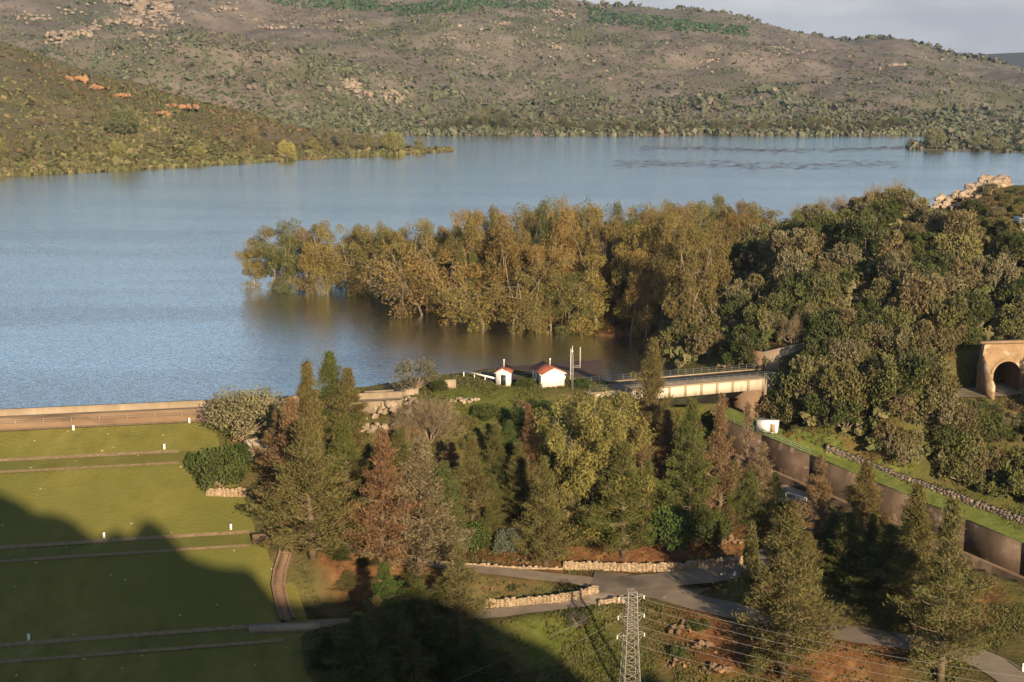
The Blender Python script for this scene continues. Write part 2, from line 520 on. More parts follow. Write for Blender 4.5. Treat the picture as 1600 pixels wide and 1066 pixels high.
for k, (p, hw) in ROADS.items():
    ZZ = flatten(p, hw + .9, ZZ)
ZZ = flatten(road_pts([(925, 907, -16.6), (985, 914, -16.9), (1050, 922, -17.0), (1085, 934, -17.3)]), 4.4, ZZ)

# spillway chute: far wall line, floor 10 m wide on the camera's side
CHT = np.array([P(1150, 664, -3.2), P(1185, 678, -3.8), P(1250, 706, -5.6), P(1330, 740, -7.8), P(1400, 769, -9.6), P(1500, 810, -12.0), P(1600, 851, -14.2), P(1720, 900, -16.6)])
_t = np.linspace(0, 1, len(CHT)); CHT = np.stack([np.polyval(np.polyfit(_t, CHT[:, i], 1), _t) for i in range(3)], 1)
_cd = CHT[-1, :2] - CHT[0, :2]; _cd /= np.linalg.norm(_cd)
CHN = np.array([-_cd[1], _cd[0]]); CHN = CHN if CHN[1] < 0 else -CHN     # towards the camera
CHD = 4.8                                                                # wall height
cu = (XX - CHT[0, 0]) * _cd[0] + (YY - CHT[0, 1]) * _cd[1]
_ct = (CHT[:, 0] - CHT[0, 0]) * _cd[0] + (CHT[:, 1] - CHT[0, 1]) * _cd[1]
_co = (CHT[:, 0] - CHT[0, 0]) * CHN[0] + (CHT[:, 1] - CHT[0, 1]) * CHN[1]
cs = (XX - CHT[0, 0]) * CHN[0] + (YY - CHT[0, 1]) * CHN[1] - np.interp(cu, _ct, _co)
ctop = np.interp(cu, _ct, CHT[:, 2])
in_ch = (cs > -2.7) & (cs < 9.5) & (cu > -14) & (cu < _ct[-1] + 20)
ZZ = np.where(in_ch, np.minimum(ZZ, ctop - CHD - .4), ZZ)
nearside = (cs >= 9.5) & (cs < 13.0) & (cu > -4)
ZZ = np.where(nearside, np.minimum(ZZ, ctop - 1.0), ZZ)


# keep the face of the bridge abutment clear of soil
_q0, _q1 = P(930, 614.5, 3.0), P(1195, 591.5, 3.0)
_qd = (_q1 - _q0)[:2]; _qd /= np.linalg.norm(_qd)
_lx = (XX - _q1[0]) * _qd[0] + (YY - _q1[1]) * _qd[1]; _ly = -(XX - _q1[0]) * _qd[1] + (YY - _q1[1]) * _qd[0]
ZZ = np.where((_lx > -8) & (_lx < 4.4) & (_ly > -9) & (_ly < 7.5), np.minimum(ZZ, -4.6 + np.clip(_lx, 0, 9) * .25), ZZ)


def zat(X, Y):
    fx = (np.asarray(X, float) - GX[0]) / STEP; fy = (np.asarray(Y, float) - GY[0]) / STEP
    ix = np.clip(np.floor(fx).astype(int), 0, len(GX) - 2); iy = np.clip(np.floor(fy).astype(int), 0, len(GY) - 2)
    a = np.clip(fx - ix, 0, 1); b = np.clip(fy - iy, 0, 1)
    return (ZZ[iy, ix] * (1 - a) + ZZ[iy, ix + 1] * a) * (1 - b) + (ZZ[iy + 1, ix] * (1 - a) + ZZ[iy + 1, ix + 1] * a) * b


def surf(X, Y):
    z = zat(X, Y); u, s = dam_us(X, Y)
    return np.where((u < dam_end(s) + 1) & (s > -9) & (s < 60) & (np.asarray(Y) > 120), np.maximum(z, dam_z(X, Y)), z)


def hit(px, py, t0=150, t1=420):
    d = ray(px, py); t = np.arange(t0, t1, .25)
    z = CAMZ + d[2] * t
    g = surf(d[0] * t, d[1] * t)
    k = np.argmax(z <= g)
    if not (z <= g).any(): k = len(t) - 1
    return np.array([d[0] * t[k], d[1] * t[k], g[k]])


# the spur the photographer stands on; its skyline is what shades the foot of the dam
EDGE = [(-120, 745), (-60, 755), (0, 767), (30, 782), (60, 800), (90, 801), (120, 815), (141, 836), (158, 842), (180, 822), (204, 840), (222, 812), (234, 808), (246, 815), (262, 834), (281, 855), (300, 872),
        (344, 883), (390, 887), (409, 911), (428, 936), (470, 940), (520, 935), (560, 925), (600, 915), (660, 930), (720, 950), (757, 963), (783, 979), (816, 995), (842, 1002), (861, 1015), (884, 1034), (900, 1062),
        (940, 1085), (985, 1062), (1010, 1040), (1034, 1062), (1060, 1100)]
RY = -6.0
prof = []
for e in EDGE:
    h = hit(*e)
    k = (h[1] - RY) / -SDIR[1]
    q = h + SDIR * k
    prof.append((q[0], q[2]))
prof = np.array(sorted(prof))
px_ = np.r_[-160, -60, -30, prof[:, 0], prof[-1, 0] + 12, prof[-1, 0] + 40, 190]
pz_ = np.r_[46, 54, 55.2, np.minimum(prof[:, 1], 62), prof[-1, 1] - 10, prof[-1, 1] - 30, -20]
ridge = np.interp(XX, px_, pz_)
# camera side falls to the valley, the back falls more gently
fall = np.where(YY > RY, (YY - RY) * .72 + np.clip(YY - RY, 0, 6) * .25, (RY - YY) * .45)
spur = ridge - fall + np.where(np.abs(YY - RY) > 4, fbm(XX / 9, YY / 9, 3, 9) * .8, 0)
ZZ = np.where(YY < 125, np.where(YY < 60, spur, np.maximum(spur, ZZ)), ZZ)

# soil colour masks (what the ground is, not how it is lit)
def pmask(pix, r):
    m = np.zeros_like(XX)
    for a in pix:
        h = hit(a[0], a[1]); rr = r * (a[2] if len(a) > 2 else 1)
        m = np.maximum(m, np.clip(1.3 - np.hypot(XX - h[0], YY - h[1]) / rr, 0, 1))
    return m


soil = pmask([(560, 905, .5), (590, 880, .6), (700, 868), (760, 872), (800, 865), (850, 870), (900, 868), (960, 860), (1000, 860), (1040, 865), (1090, 862), (1140, 850), (1160, 840), (780, 880), (640, 880), (520, 880, .4), (330, 762, .6), (1230, 1010), (1290, 1030), (1350, 1010), (1100, 1000, .9), (1080, 985, .8), (1130, 1030, .8), (1540, 930, .7), (1510, 960, .8)], 6.5)
rnd = fbm(XX / 5, YY / 5, 4, 21)
soil = np.clip(soil + rnd * .35 * (soil > .05), 0, 1)
hillm = np.clip((XX - 38) / 8, 0, 1) * np.clip((YY - 212) / 6, 0, 1) * np.clip((268 - YY) / 10, .25, 1)
soil = np.maximum(soil, hillm * np.clip(.55 + fbm(XX / 9, YY / 9, 4, 5) * 1.1, 0, 1))
spit = np.clip((YY - 262) / 10, 0, 1) * np.clip((52 - XX) / 10, 0, 1)
soil = np.where(spit > .3, .75, soil)
lush = pmask([(760, 610), (720, 620), (800, 625), (740, 640), (1220, 690), (1300, 735), (1400, 770), (1500, 812), (1580, 845), (850, 1000), (900, 980), (950, 1040), (1560, 940), (1120, 1050, .7), (1340, 590, .6), (1080, 640, .6), (1090, 660, .6), (1500, 600, .7), (1480, 610, .7)], 5.5)

gm, gnt, gb = new_mat('ground_soil_and_grass')
gN, gL = gnt.nodes, gnt.links
gt = gN.new('ShaderNodeTexCoord')
def gnoise(sc, det=7):
    n = gN.new('ShaderNodeTexNoise'); n.inputs['Scale'].default_value = sc; n.inputs['Detail'].default_value = det; n.inputs['Roughness'].default_value = .65
    gL.new(gt.outputs['Object'], n.inputs['Vector']); return n
def gramp(n, stops):
    r = gN.new('ShaderNodeValToRGB'); e = r.color_ramp.elements
    e[0].position, e[0].color = stops[0][0], (*stops[0][1], 1); e[1].position, e[1].color = stops[-1][0], (*stops[-1][1], 1)
    for p, c in stops[1:-1]: e.new(p).color = (*c, 1)
    gL.new(n.outputs['Fac'], r.inputs['Fac']); return r
g_dry = gramp(gnoise(.35), [(.3, (.055, .05, .022)), (.5, (.085, .08, .03)), (.7, (.12, .085, .04))])
g_lush = gramp(gnoise(.5), [(.3, (.06, .075, .017)), (.7, (.115, .125, .03))])
g_soil = gramp(gnoise(.4), [(.3, (.065, .032, .017)), (.5, (.125, .06, .028)), (.7, (.22, .12, .056))])
def gattr(n):
    a = gN.new('ShaderNodeAttribute'); a.attribute_name = n; return a
def gmix(f, a, b):
    x = gN.new('ShaderNodeMix'); x.data_type = 'RGBA'; gL.new(f, x.inputs['Factor']); gL.new(a, x.inputs['A']); gL.new(b, x.inputs['B']); return x.outputs['Result']
gc = gmix(gattr('lush').outputs['Fac'], g_dry.outputs['Color'], g_lush.outputs['Color'])
gc = gmix(gattr('soil').outputs['Fac'], gc, g_soil.outputs['Color'])
gL.new(gc, gb.inputs['Base Color']); gb.inputs['Roughness'].default_value = .95; gb.inputs['Specular IOR Level'].default_value = .05
g_bump = gN.new('ShaderNodeBump'); g_bump.inputs['Distance'].default_value = .35
gL.new(gnoise(1.6, 8).outputs['Fac'], g_bump.inputs['Height']); gL.new(g_bump.outputs['Normal'], gb.inputs['Normal'])

nx, ny = len(GX), len(GY)
ii = (np.arange(ny - 1)[:, None] * nx + np.arange(nx - 1)[None, :]).ravel()
ground = link('ground', mesh_np('ground', np.c_[XX.ravel(), YY.ravel(), ZZ.ravel()], np.stack([ii, ii + 1, ii + nx + 1, ii + nx], -1), gm,
                                {'soil': soil.ravel(), 'lush': lush.ravel()}, smooth=True))
ground['kind'] = 'structure'

# ------------------------------------------------------------------ water
wm, wnt, wb = new_mat('lake_water')
N, L = wnt.nodes, wnt.links
wb.inputs['Base Color'].default_value = (.060, .058, .045, 1)
wb.inputs['Roughness'].default_value = .5
wgl = N.new('ShaderNodeBsdfGlossy'); wgl.inputs['Roughness'].default_value = .10; wgl.inputs['Color'].default_value = (.95, .98, 1, 1)
wfr = N.new('ShaderNodeFresnel'); wfr.inputs['IOR'].default_value = 1.333
wfm = N.new('ShaderNodeMapRange'); wfm.inputs['From Min'].default_value = .02; wfm.inputs['From Max'].default_value = .26; wfm.inputs['To Min'].default_value = .08; wfm.inputs['To Max'].default_value = .98
wmx = N.new('ShaderNodeMixShader')
L.new(wfr.outputs[0], wfm.inputs['Value']); L.new(wfm.outputs[0], wmx.inputs['Fac']); L.new(wb.outputs[0], wmx.inputs[1]); L.new(wgl.outputs[0], wmx.inputs[2])
L.new(wmx.outputs[0], N['Material Output'].inputs['Surface'])
tc = N.new('ShaderNodeTexCoord')
def wnoise(sx, sy, sc, det):
    mp = N.new('ShaderNodeMapping'); mp.inputs['Scale'].default_value = (sx, sy, 1)
    n = N.new('ShaderNodeTexNoise'); n.inputs['Scale'].default_value = sc; n.inputs['Detail'].default_value = det
    L.new(tc.outputs['Object'], mp.inputs['Vector']); L.new(mp.outputs[0], n.inputs['Vector']); return n
wa = wnoise(1, 1.7, .8, 4)
wcalm = wnoise(1, 5, .006, 4)
wmr = N.new('ShaderNodeMapRange'); wmr.inputs['From Min'].default_value = .40; wmr.inputs['From Max'].default_value = .6; wmr.inputs['To Min'].default_value = .15; wmr.inputs['To Max'].default_value = .22
L.new(wcalm.outputs['Fac'], wmr.inputs['Value'])
wbp = N.new('ShaderNodeBump'); wbp.inputs['Strength'].default_value = 1.0
L.new(wmr.outputs['Result'], wbp.inputs['Distance']); L.new(wa.outputs['Fac'], wbp.inputs['Height']); L.new(wbp.outputs['Normal'], wgl.inputs['Normal']); L.new(wbp.outputs['Normal'], wfr.inputs['Normal'])
# the lake ends at the dam, the knoll and the hill
lk0 = DO - DN * 9.3 - DA * 260; lk1 = DO - DN * 9.3 + DA * float(_bs[0][0])
lake = [(-900, lk0[1] - 160), (lk0[0], lk0[1]), (lk1[0], lk1[1]), (-20, 222), (34, 228), (60, 262), (120, 300), (190, 330), (1400, 330), (2200, 1500), (-1500, 1500), (-1500, 500)]
lv = np.array([(x, y, 0.0) for x, y in lake])
me = bpy.data.meshes.new('water'); me.from_pydata(lv.tolist(), [], [list(range(len(lv)))]); me.materials.append(wm)
water = link('water', me); water['kind'] = 'structure'
bed = np.array([(-3000, -400, -40), (3000, -400, -40), (3000, 6000, -40), (-3000, 6000, -40)], float)
mb = MB(); mb.add(bed, [[0, 1, 2, 3]])
o = mb.build('terrain', gm); o['kind'] = 'structure'

# ------------------------------------------------------------------ mountains
def polar_hill(name, cols, shore, ridge_px, ridge_d, mat, amp, rows=130, power=1.0, beyond=500, seed=0):
    """cols: pixel columns (azimuths); shore/ridge_px/ridge_d: arrays over cols. A hillside from the shore to its ridge and down behind."""
    az = (cols - CX) / F
    rr = np.r_[np.linspace(-.06, 1, rows), 1 + np.linspace(.03, 1, 14)]
    dY = shore[None, :] + (ridge_d - shore)[None, :] * np.minimum(rr, 1)[:, None] + np.maximum(rr - 1, 0)[:, None] * beyond
    v = (CY - ridge_px) / F
    zr = CAMZ + ridge_d * (-sP + v * cP) / (cP + v * sP)
    s = np.clip(rr, 0, 1)[:, None]
    base = s ** power
    X = dY * (az / (cP + ((CY - 150) / F) * sP))[None, :]; Y = dY
    gully = 1 - np.abs(fbm(X / 210 + Y / 900, Y / 520, 4, seed)) * 2
    z = zr[None, :] * base
    env = np.clip(s * 5, 0, 1) * np.clip((1.02 - s) * 3, 0.0, 1)
    z = z + env * (fbm(X / 260, Y / 260, 5, seed + 4) * amp - gully * amp * .55 + amp * .2) + np.clip(s * 8, 0, 1) * fbm(X / 38, Y / 38, 4, seed + 8) * amp * .16
    z = np.where(rr[:, None] > 1, zr[None, :] - (rr[:, None] - 1) * 60 + fbm(X / 60, Y / 60, 3, seed) * 2, z)
    z = np.where(rr[:, None] < 0, -3 + rr[:, None] * 20, z)
    nr, nc = z.shape
    i = (np.arange(nr - 1)[:, None] * nc + np.arange(nc - 1)[None, :]).ravel()
    ob = link(name, mesh_np(name, np.c_[X.ravel(), Y.ravel(), z.ravel()], np.stack([i, i + 1, i + nc + 1, i + nc], -1), mat, {'gul': np.clip(gully * .5 + .5, 0, 1).ravel() * np.ones(z.size)}, smooth=True))
    ob['kind'] = 'structure'
    return X, Y, z, rr, gully


M['heath'] = ramp_mat('hazy_heath_slope', [(.28, (.078, .067, .056)), (.5, (.132, .112, .094)), (.72, (.19, .164, .138))], .035, detail=10, bump=1.2, bscale=.12, second=((.075, .08, .04), .012, .52, .68))  # heath tones lightened and blued: distance haze put into the colour
M['greenhill'] = ramp_mat('green_slope', [(.28, (.06, .06, .028)), (.5, (.10, .088, .045)), (.72, (.16, .115, .07))], .04, detail=10, bump=1.0, bscale=.15)
M['farblue'] = ramp_mat('far_ridge', [(.3, (.05, .055, .04)), (.7, (.08, .08, .06))], .01)

colsA = np.linspace(-700, 2300, 420)
yrA = np.interp(colsA, [-700, 0, 180, 240, 300, 420, 700, 850, 910, 1000, 1080, 1130, 1200, 1300, 1360, 1420, 1500, 1560, 1600, 2300],
                [-90, -50, -30, -14, -34, -40, -40, -14, 4, 12, 21, 26, 40, 62, 62, 68, 84, 97, 107, 170])
drA = np.interp(colsA, [-700, 240, 900, 1300, 1600, 2300], [1500, 1420, 1650, 1700, 1650, 1500])
shA = np.interp(colsA, [-700, 0, 670, 1420, 2300], [960, 985, 990, 990, 985])
XA, YA, ZA, rA, gulA = polar_hill('mountain', colsA, shA, yrA, drA, M['heath'], 34.0, power=.95, seed=11)
colsB = np.linspace(-700, 705, 260)
yrB = np.interp(colsB, [-700, -300, 0, 60, 120, 200, 300, 380, 450, 560, 650, 690, 705], [20, 30, 62, 80, 104, 124, 156, 172, 195, 212, 228, 238, 239])
drB = np.interp(colsB, [-700, 0, 300, 560, 690, 705], [960, 900, 900, 860, 838, 834])
shB = np.interp(colsB, [-700, 0, 200, 430, 600, 690, 705], [560, 662, 700, 758, 800, 828, 832])
XB, YB, ZB, rB, gulB = polar_hill('hill', colsB, shB, yrB, drB, M['greenhill'], 7.0, rows=90, beyond=120, power=.9, seed=31)
colsC = np.linspace(1425, 2300, 90)
yrC = np.interp(colsC, [1425, 1470, 1600, 2300], [232, 222, 208, 190]); drC = np.interp(colsC, [1425, 1600, 2300], [868, 900, 900]); shC = np.interp(colsC, [1425, 1600, 2300], [850, 822, 700])
XC, YC, ZC, rC, gulC = polar_hill('spit_of_land', colsC, shC, yrC, drC, M['greenhill'], 1.0, rows=24, beyond=60, seed=41)
colsD = np.linspace(1200, 2400, 60)
yrD = np.interp(colsD, [1200, 1550, 1600, 2400], [120, 84, 82, 60]); ones = np.ones(60)
XD, YD, ZD, rD, gulD = polar_hill('far_hills', colsD, ones * 2600, yrD, ones * 3300, M['farblue'], 5.0, rows=24, beyond=200, seed=51)

# ------------------------------------------------------------------ scrub that covers the far slopes (one mass)
def ico():
    import bmesh
    bm = bmesh.new(); bmesh.ops.create_icosphere(bm, subdivisions=1, radius=1)
    bm.verts.ensure_lookup_table()
    V = np.array([v.co[:] for v in bm.verts]); T = np.array([[v.index for v in f.verts] for f in bm.faces]); bm.free()
    return V, T


IV, IT = ico()
_keep = IV[IT].mean(1)[:, 2] > -.45
IT = IT[_keep]


def scrub_mat(name, cols):
    m, nt, b = new_mat(name); N, L = nt.nodes, nt.links
    a = N.new('ShaderNodeAttribute'); a.attribute_name = 'v'
    r = N.new('ShaderNodeValToRGB'); e = r.color_ramp.elements
    e[0].position, e[0].color = 0, (*cols[0], 1); e[1].position, e[1].color = 1, (*cols[-1], 1)
    for k, c in enumerate(cols[1:-1]): e.new((k + 1) / (len(cols) - 1)).color = (*c, 1)
    L.new(a.outputs['Fac'], r.inputs['Fac']); L.new(r.outputs['Color'], b.inputs['Base Color'])
    b.inputs['Roughness'].default_value = .95; b.inputs['Specular IOR Level'].default_value = .03
    return m


def scrub(name, pts, size, tall, v, mat, label, nq=9):
    """each bush is a dome of nq leafy facets"""
    n = len(pts)
    d = rng.normal(size=(n, nq, 3)); d[..., 2] = np.abs(d[..., 2]) * 1.1; d = unit(d)
    sz = size[:, None, None]; tl = np.stack([np.ones(n), np.ones(n), tall], 1)[:, None, :]
    c = pts[:, None, :] + d * sz * rng.uniform(.45, .95, (n, nq, 1)) * tl
    nn = unit(d + rng.normal(size=d.shape) * .45)
    a = unit(np.cross(nn, rng.normal(size=d.shape))); b = np.cross(nn, a)
    l = sz * rng.uniform(.45, .8, (n, nq, 1)); w = sz * rng.uniform(.35, .65, (n, nq, 1))
    V = np.stack([c - a * l, c + b * w, c + a * l, c - b * w], 2)
    vv = np.clip(v[:, None] + (rng.random((n, nq)) - .5) * .3, 0, 1)
    ob = link(name, mesh_np(name, V.reshape(-1, 3), np.arange(n * nq * 4).reshape(-1, 4), mat, {'v': np.repeat(vv.ravel(), 4)}))
    tag(ob, label, 'scrub', kind='stuff')
    return ob


def unit(a): return a / (np.linalg.norm(a, axis=-1, keepdims=True) + 1e-9)


def sample(X, Y, Z, rr, n, dens, lim=1.0, G=None):
    nr, nc = X.shape
    top = np.searchsorted(rr, lim) - 1
    out = []
    lo = np.searchsorted(rr, 0.0) - .4; r = rng.random(n) * (top - lo - 1) + lo; c = rng.random(n) * (nc - 1.01)
    i, j = r.astype(int), c.astype(int); a, b = r - i, c - j
    f = lambda A: (A[i, j] * (1 - a) + A[i + 1, j] * a) * (1 - b) + (A[i, j + 1] * (1 - a) + A[i + 1, j + 1] * a) * b
    p = np.stack([f(X), f(Y), f(Z)], 1)
    t = rr[np.minimum(i, nr - 1)]
    vis = (np.abs(p[:, 0] / p[:, 1]) < .46)
    k = vis & (rng.random(n) < (dens(p, t) if G is None else dens(p, t, f(G))))
    return p[k], t[k]


M['scrub'] = scrub_mat('hazy_far_scrub', [(.135, .115, .09), (.085, .09, .058), (.085, .10, .06), (.105, .12, .074), (.165, .155, .115)])  # bush colours raised and blued to stand in for thicker haze
M['pine'] = scrub_mat('far_pines', [(.045, .075, .035), (.055, .095, .045)])


def densA(p, t, gl):
    g = fbm(p[:, 0] / 120, p[:, 1] / 160, 4, 77)
    return np.clip(1.05 - t * 1.7, .0, 1) * .85 + np.clip(g * 1.6 - .15, 0, .9) * .7 + np.clip((gl - .58) * 2.6, 0, .9) + .10 + np.clip((t - .9) * 8, 0, .5)


pA, tA = sample(XA, YA, ZA, rA, 168000, densA, G=gulA)
szA = np.clip(rng.gamma(1.9, .47, len(pA)), .35, 4.0) * np.where(tA < .22, 1.3, .9)
scrub('mountain_scrub', pA, szA, rng.uniform(.7, 1.15, len(pA)), np.clip(.45 + fbm(pA[:, 0] / 90, pA[:, 1] / 90, 3, 6) * .7 + rng.normal(0, .2, len(pA)), 0, 1), M['scrub'],
      'grey-green scrub and heath bushes covering the mountain across the lake', 6)
print('mountain bushes', len(pA))
pB, tB = sample(XB, YB, ZB, rB, 42000, lambda p, t: np.clip(.62 - t * .3 + fbm(p[:, 0] / 60, p[:, 1] / 60, 3, 99) * .9, .15, 1))
szB = np.clip(rng.gamma(2.2, .42, len(pB)), .4, 3.4) * np.where(tB < .2, 1.2, .8)
M['scrubB'] = M.get('scrubB') or scrub_mat('hill_scrub', [(.12, .085, .045), (.075, .075, .032), (.09, .092, .038), (.12, .115, .05), (.17, .14, .075)])
scrub('hill_scrub', pB, szB, rng.uniform(.75, 1.2, len(pB)), np.clip(.55 - tB * .3 + fbm(pB[:, 0] / 50, pB[:, 1] / 50, 3, 6) * .6 + rng.normal(0, .2, len(pB)), 0, 1), M['scrubB'],
      'olive-green bushes covering the low hill on the left shore')
for S_, nm_, lab_, k_, sz_ in (((XA, YA, ZA, rA), 'shoreline_thicket', 'dense grey-green thicket along the far shoreline', 5200, 2.6), ((XB, YB, ZB, rB), 'shoreline_thicket', 'olive thicket along the left shoreline', 3600, 1.9)):
    ps, ts = sample(*S_, k_, lambda p, t: 1.0 * np.ones(len(p)), lim=.06)
    ps[:, 2] = np.maximum(ps[:, 2], 0)
    scrub(nm_, ps, rng.uniform(.5, 1.3, len(ps)) * sz_, rng.uniform(.9, 1.5, len(ps)), np.clip(rng.normal(.5, .25, len(ps)), 0, 1), M['scrub'] if sz_ > 2 else M['scrubB'], lab_, 14)
pC, tC = sample(XC, YC, ZC, rC, 900, lambda p, t: .9 * np.ones(len(p)))
scrub('shore_scrub', pC, rng.uniform(1.5, 3.6, len(pC)), rng.uniform(.8, 1.3, len(pC)), rng.random(len(pC)) * .8, M['scrub'], 'dark bushes on the low spit at the far right shore')


# pine plantations high on the mountain
def in_band(p, bands):
    q = np.array([proj(a) for a in p]); k = np.zeros(len(p), bool)
    for (x0, x1, ya, yb, w) in bands:
        yc = ya + (yb - ya) * (q[:, 0] - x0) / (x1 - x0)
        k |= (q[:, 0] > x0) & (q[:, 0] < x1) & (np.abs(q[:, 1] - yc) < w)
    return k


pP, tP = sample(XA, YA, ZA, rA, 60000, lambda p, t: (t > .55) * 1.0)
pP = pP[in_band(pP, [(430, 640, 2, 14, 8), (620, 780, 18, 4, 9), (760, 860, 4, 10, 6), (920, 1080, 24, 45, 11), (1060, 1170, 42, 50, 7)])]
pP = pP[:6000]
scrub('pine_plantation', pP, rng.uniform(1.6, 2.8, len(pP)), rng.uniform(.8, 1.1, len(pP)), rng.random(len(pP)), M['pine'], 'smooth green pine plantations high on the mountain slope')


def mtn_at(px, py, S):
    X, Y, Z = S
    q = np.stack([X.ravel(), Y.ravel(), Z.ravel()], 1)
    w = q[:, 1] * cP - (q[:, 2] - CAMZ) * sP
    qx = CX + F * q[:, 0] / w; qy = CY - F * (q[:, 1] * sP + (q[:, 2] - CAMZ) * cP) / w
    n = int(X.shape[1]) * int(X.shape[0] - 15)
    k = np.argmin((qx[:n] - px) ** 2 + (qy[:n] - py) ** 2)
    return q[k]


# ------------------------------------------------------------------ rocks
def rock_mesh(name, n, ext, mat, seed, size):
    """one outcrop: n jagged blocks fused into a craggy mass of extent ext"""
    r = np.random.default_rng(seed); Vs, Ts = [], []
    import bmesh
    bm = bmesh.new(); bmesh.ops.create_icosphere(bm, subdivisions=2 if mat is M['rockfar'] or mat is M['orangesoil'] else 3, radius=1); bm.verts.ensure_lookup_table()
    BV = np.array([v.co[:] for v in bm.verts]); BT = np.array([[v.index for v in f.verts] for f in bm.faces]); bm.free()
    off = 0
    for k in range(n):
        d = r.normal(size=(15, 3)); d /= np.linalg.norm(d, axis=1)[:, None]
        cut = r.uniform(.38, .82, 15)
        V = BV.copy()
        for a, c in zip(d, cut):                      # shave flat faces
            h = V @ a; V -= np.clip(h - c, 0, None)[:, None] * a
        V += (r.random(V.shape) - .5) * (.10 if mat is M['rock'] else .14)
        s = max(size * r.uniform(.6, 1.25), ext[0] / n * 1.1)
        V = V * np.array([s * r.uniform(.8, 1.4), s * r.uniform(.7, 1.1), s * r.uniform(.7, 1.3)])
        t = np.array([((k + .5) / n * 2 - 1) * (1 - 2 * (k % 2 == 1) * .12), r.uniform(-.45, .45), r.uniform(-.6, .4)]) * np.array(ext) * .5
        V += t + np.array([0, 0, ext[2] * (.25 + .4 * (1 - abs(t[0]) / (ext[0] * .5 + 1e-6)))])
        Vs.append(V); Ts.append(BT + off); off += len(V)
    return mesh_np(name, np.vstack(Vs), np.vstack(Ts), mat)


FAR_ROCKS = [(238, 14, 46, 34, 'large pale rock crest on the mountain top left'), (185, 40, 60, 14, 'pale broken rock ribs running down left of the rocky crest'), (110, 55, 60, 10, 'low pale rocks scattered left of the rock crest'),
             (205, 38, 30, 16, 'pale boulders below the rocky crest'), (345, 14, 22, 8, 'pair of pale boulders right of the rocky crest'), (545, 137, 26, 16, 'pinkish cliff rock at the lower mountain slope'),
             (575, 150, 14, 10, 'small pink rock pinnacle beside the low cliff'), (612, 150, 26, 14, 'row of pink rock pinnacles at the lower slope'), (420, 45, 50, 8, 'faint rocky scar across the upper left slope'),
             (860, 20, 30, 9, 'pale rock slabs under the ridge top'), (785, 38, 20, 8, 'pale leaning rock slab on the upper mid slope'), (872, 78, 12, 9, 'lone grey boulder on the middle slope'),
             (1225, 78, 18, 7, 'pale rocks on the right upper slope'), (1265, 82, 14, 6, 'small pale rock group right of the slope rocks'), (1100, 95, 26, 5, 'thin pale rock line on the right slope'), (1120, 30, 14, 6, 'pale rock on the ridge below its trees'),
             (1400, 100, 20, 5, 'pale rock streak near the right ridge'), (180, 5, 40, 8, 'pale rocks along the upper left edge of the mountain')]
for k, (x, y, w, h, lab) in enumerate(FAR_ROCKS):
    p = mtn_at(x, y, (XA, YA, ZA)); sc = p[1] / F
    o = link('rock_outcrop', rock_mesh('rock_outcrop', 16, (w * sc * 1.3, w * sc * .6, h * sc * .9), M['rockfar'], 100 + k, max(2.2, h * sc * .36)), None, p - np.array([0, 0, 1.0]))
    tag(o, lab, 'rock', 'rock outcrops on the mountain')
def rib_rocks(ribs, name, label, mat):
    V, T = [], []; off = 0
    for (pts_, n, sp, sz0, sz1) in ribs:
        q = np.array(pts_, float); t = rng.random(n) * (len(q) - 1); i = np.minimum(t.astype(int), len(q) - 2); f = (t - i)[:, None]
        c = q[i] * (1 - f) + q[i + 1] * f + rng.normal(size=(n, 2)) * sp
        for a in c:
            p = mtn_at(a[0], a[1], (XA, YA, ZA)) + np.r_[rng.normal(0, 3, 2), 0]
            W = IV * (1 + (rng.random((len(IV), 1)) - .5) * .7) * rng.uniform(sz0, sz1) * np.array([rng.uniform(.8, 1.8), 1, rng.uniform(.6, 1.3)]) + p
            V.append(W); T.append(IT + off); off += len(W)
    o = link(name, mesh_np(name, np.vstack(V), np.vstack(T), mat)); tag(o, label, 'rocks', kind='stuff')


rib_rocks([([(238, 2), (190, 28), (130, 50), (70, 70)], 130, 4, .8, 2.4), ([(240, 4), (262, 20), (278, 40)], 70, 4, .9, 2.6), ([(235, 15), (240, 45)], 110, 14, .8, 2.6), ([(160, 5), (60, 30), (20, 25)], 60, 5, .8, 2.0),
           ([(330, 14), (420, 35), (480, 45), (560, 40)], 90, 5, .6, 1.6), ([(540, 125), (560, 145), (600, 150), (640, 158)], 60, 5, .8, 2.2), ([(700, 60), (800, 60), (900, 70), (960, 110)], 120, 22, .5, 1.5), ([(840, 18), (900, 25)], 30, 5, .8, 2.0),
           ([(1040, 70), (1100, 95), (1180, 80), (1280, 85)], 90, 12, .5, 1.5), ([(1300, 100), (1420, 90), (1560, 120)], 60, 12, .5, 1.4), ([(160, 75), (200, 82), (300, 65)], 40, 8, .5, 1.4)],
          'scattered_rocks', 'pale rocks and boulders scattered over the mountain ribs', M['rockfar'])
FAR_SOIL = [(122, 128, 30, 15, 'bare orange earth scar at the top of the left hill'), (150, 140, 22, 10, 'small orange earth scar below the topmost scar'), (190, 152, 34, 10, 'orange earth scar at mid-height of the left hill'),
            (278, 170, 70, 11, 'long orange road cutting on the left hill'), (255, 182, 18, 12, 'short orange gully under the long road cutting')]
for k, (x, y, w, h, lab) in enumerate(FAR_SOIL):
    p = mtn_at(x, y, (XB, YB, ZB)); sc = p[1] / F
    o = link('earth_scar', rock_mesh('earth_scar', 14, (w * sc * 1.1, w * sc * .35, h * sc * .4), M['orangesoil'], 200 + k, h * sc * .42), None, p + np.array([0, -2.0, .6]))
    tag(o, lab, 'earth bank', 'orange earth scars on the left hill')

# ------------------------------------------------------------------ the dam
dam = empty('earth_dam', (DO[0], DO[1], 0))
tag(dam, 'grassy earth dam with gravel-edged berms and a walled road along its crest', 'dam')


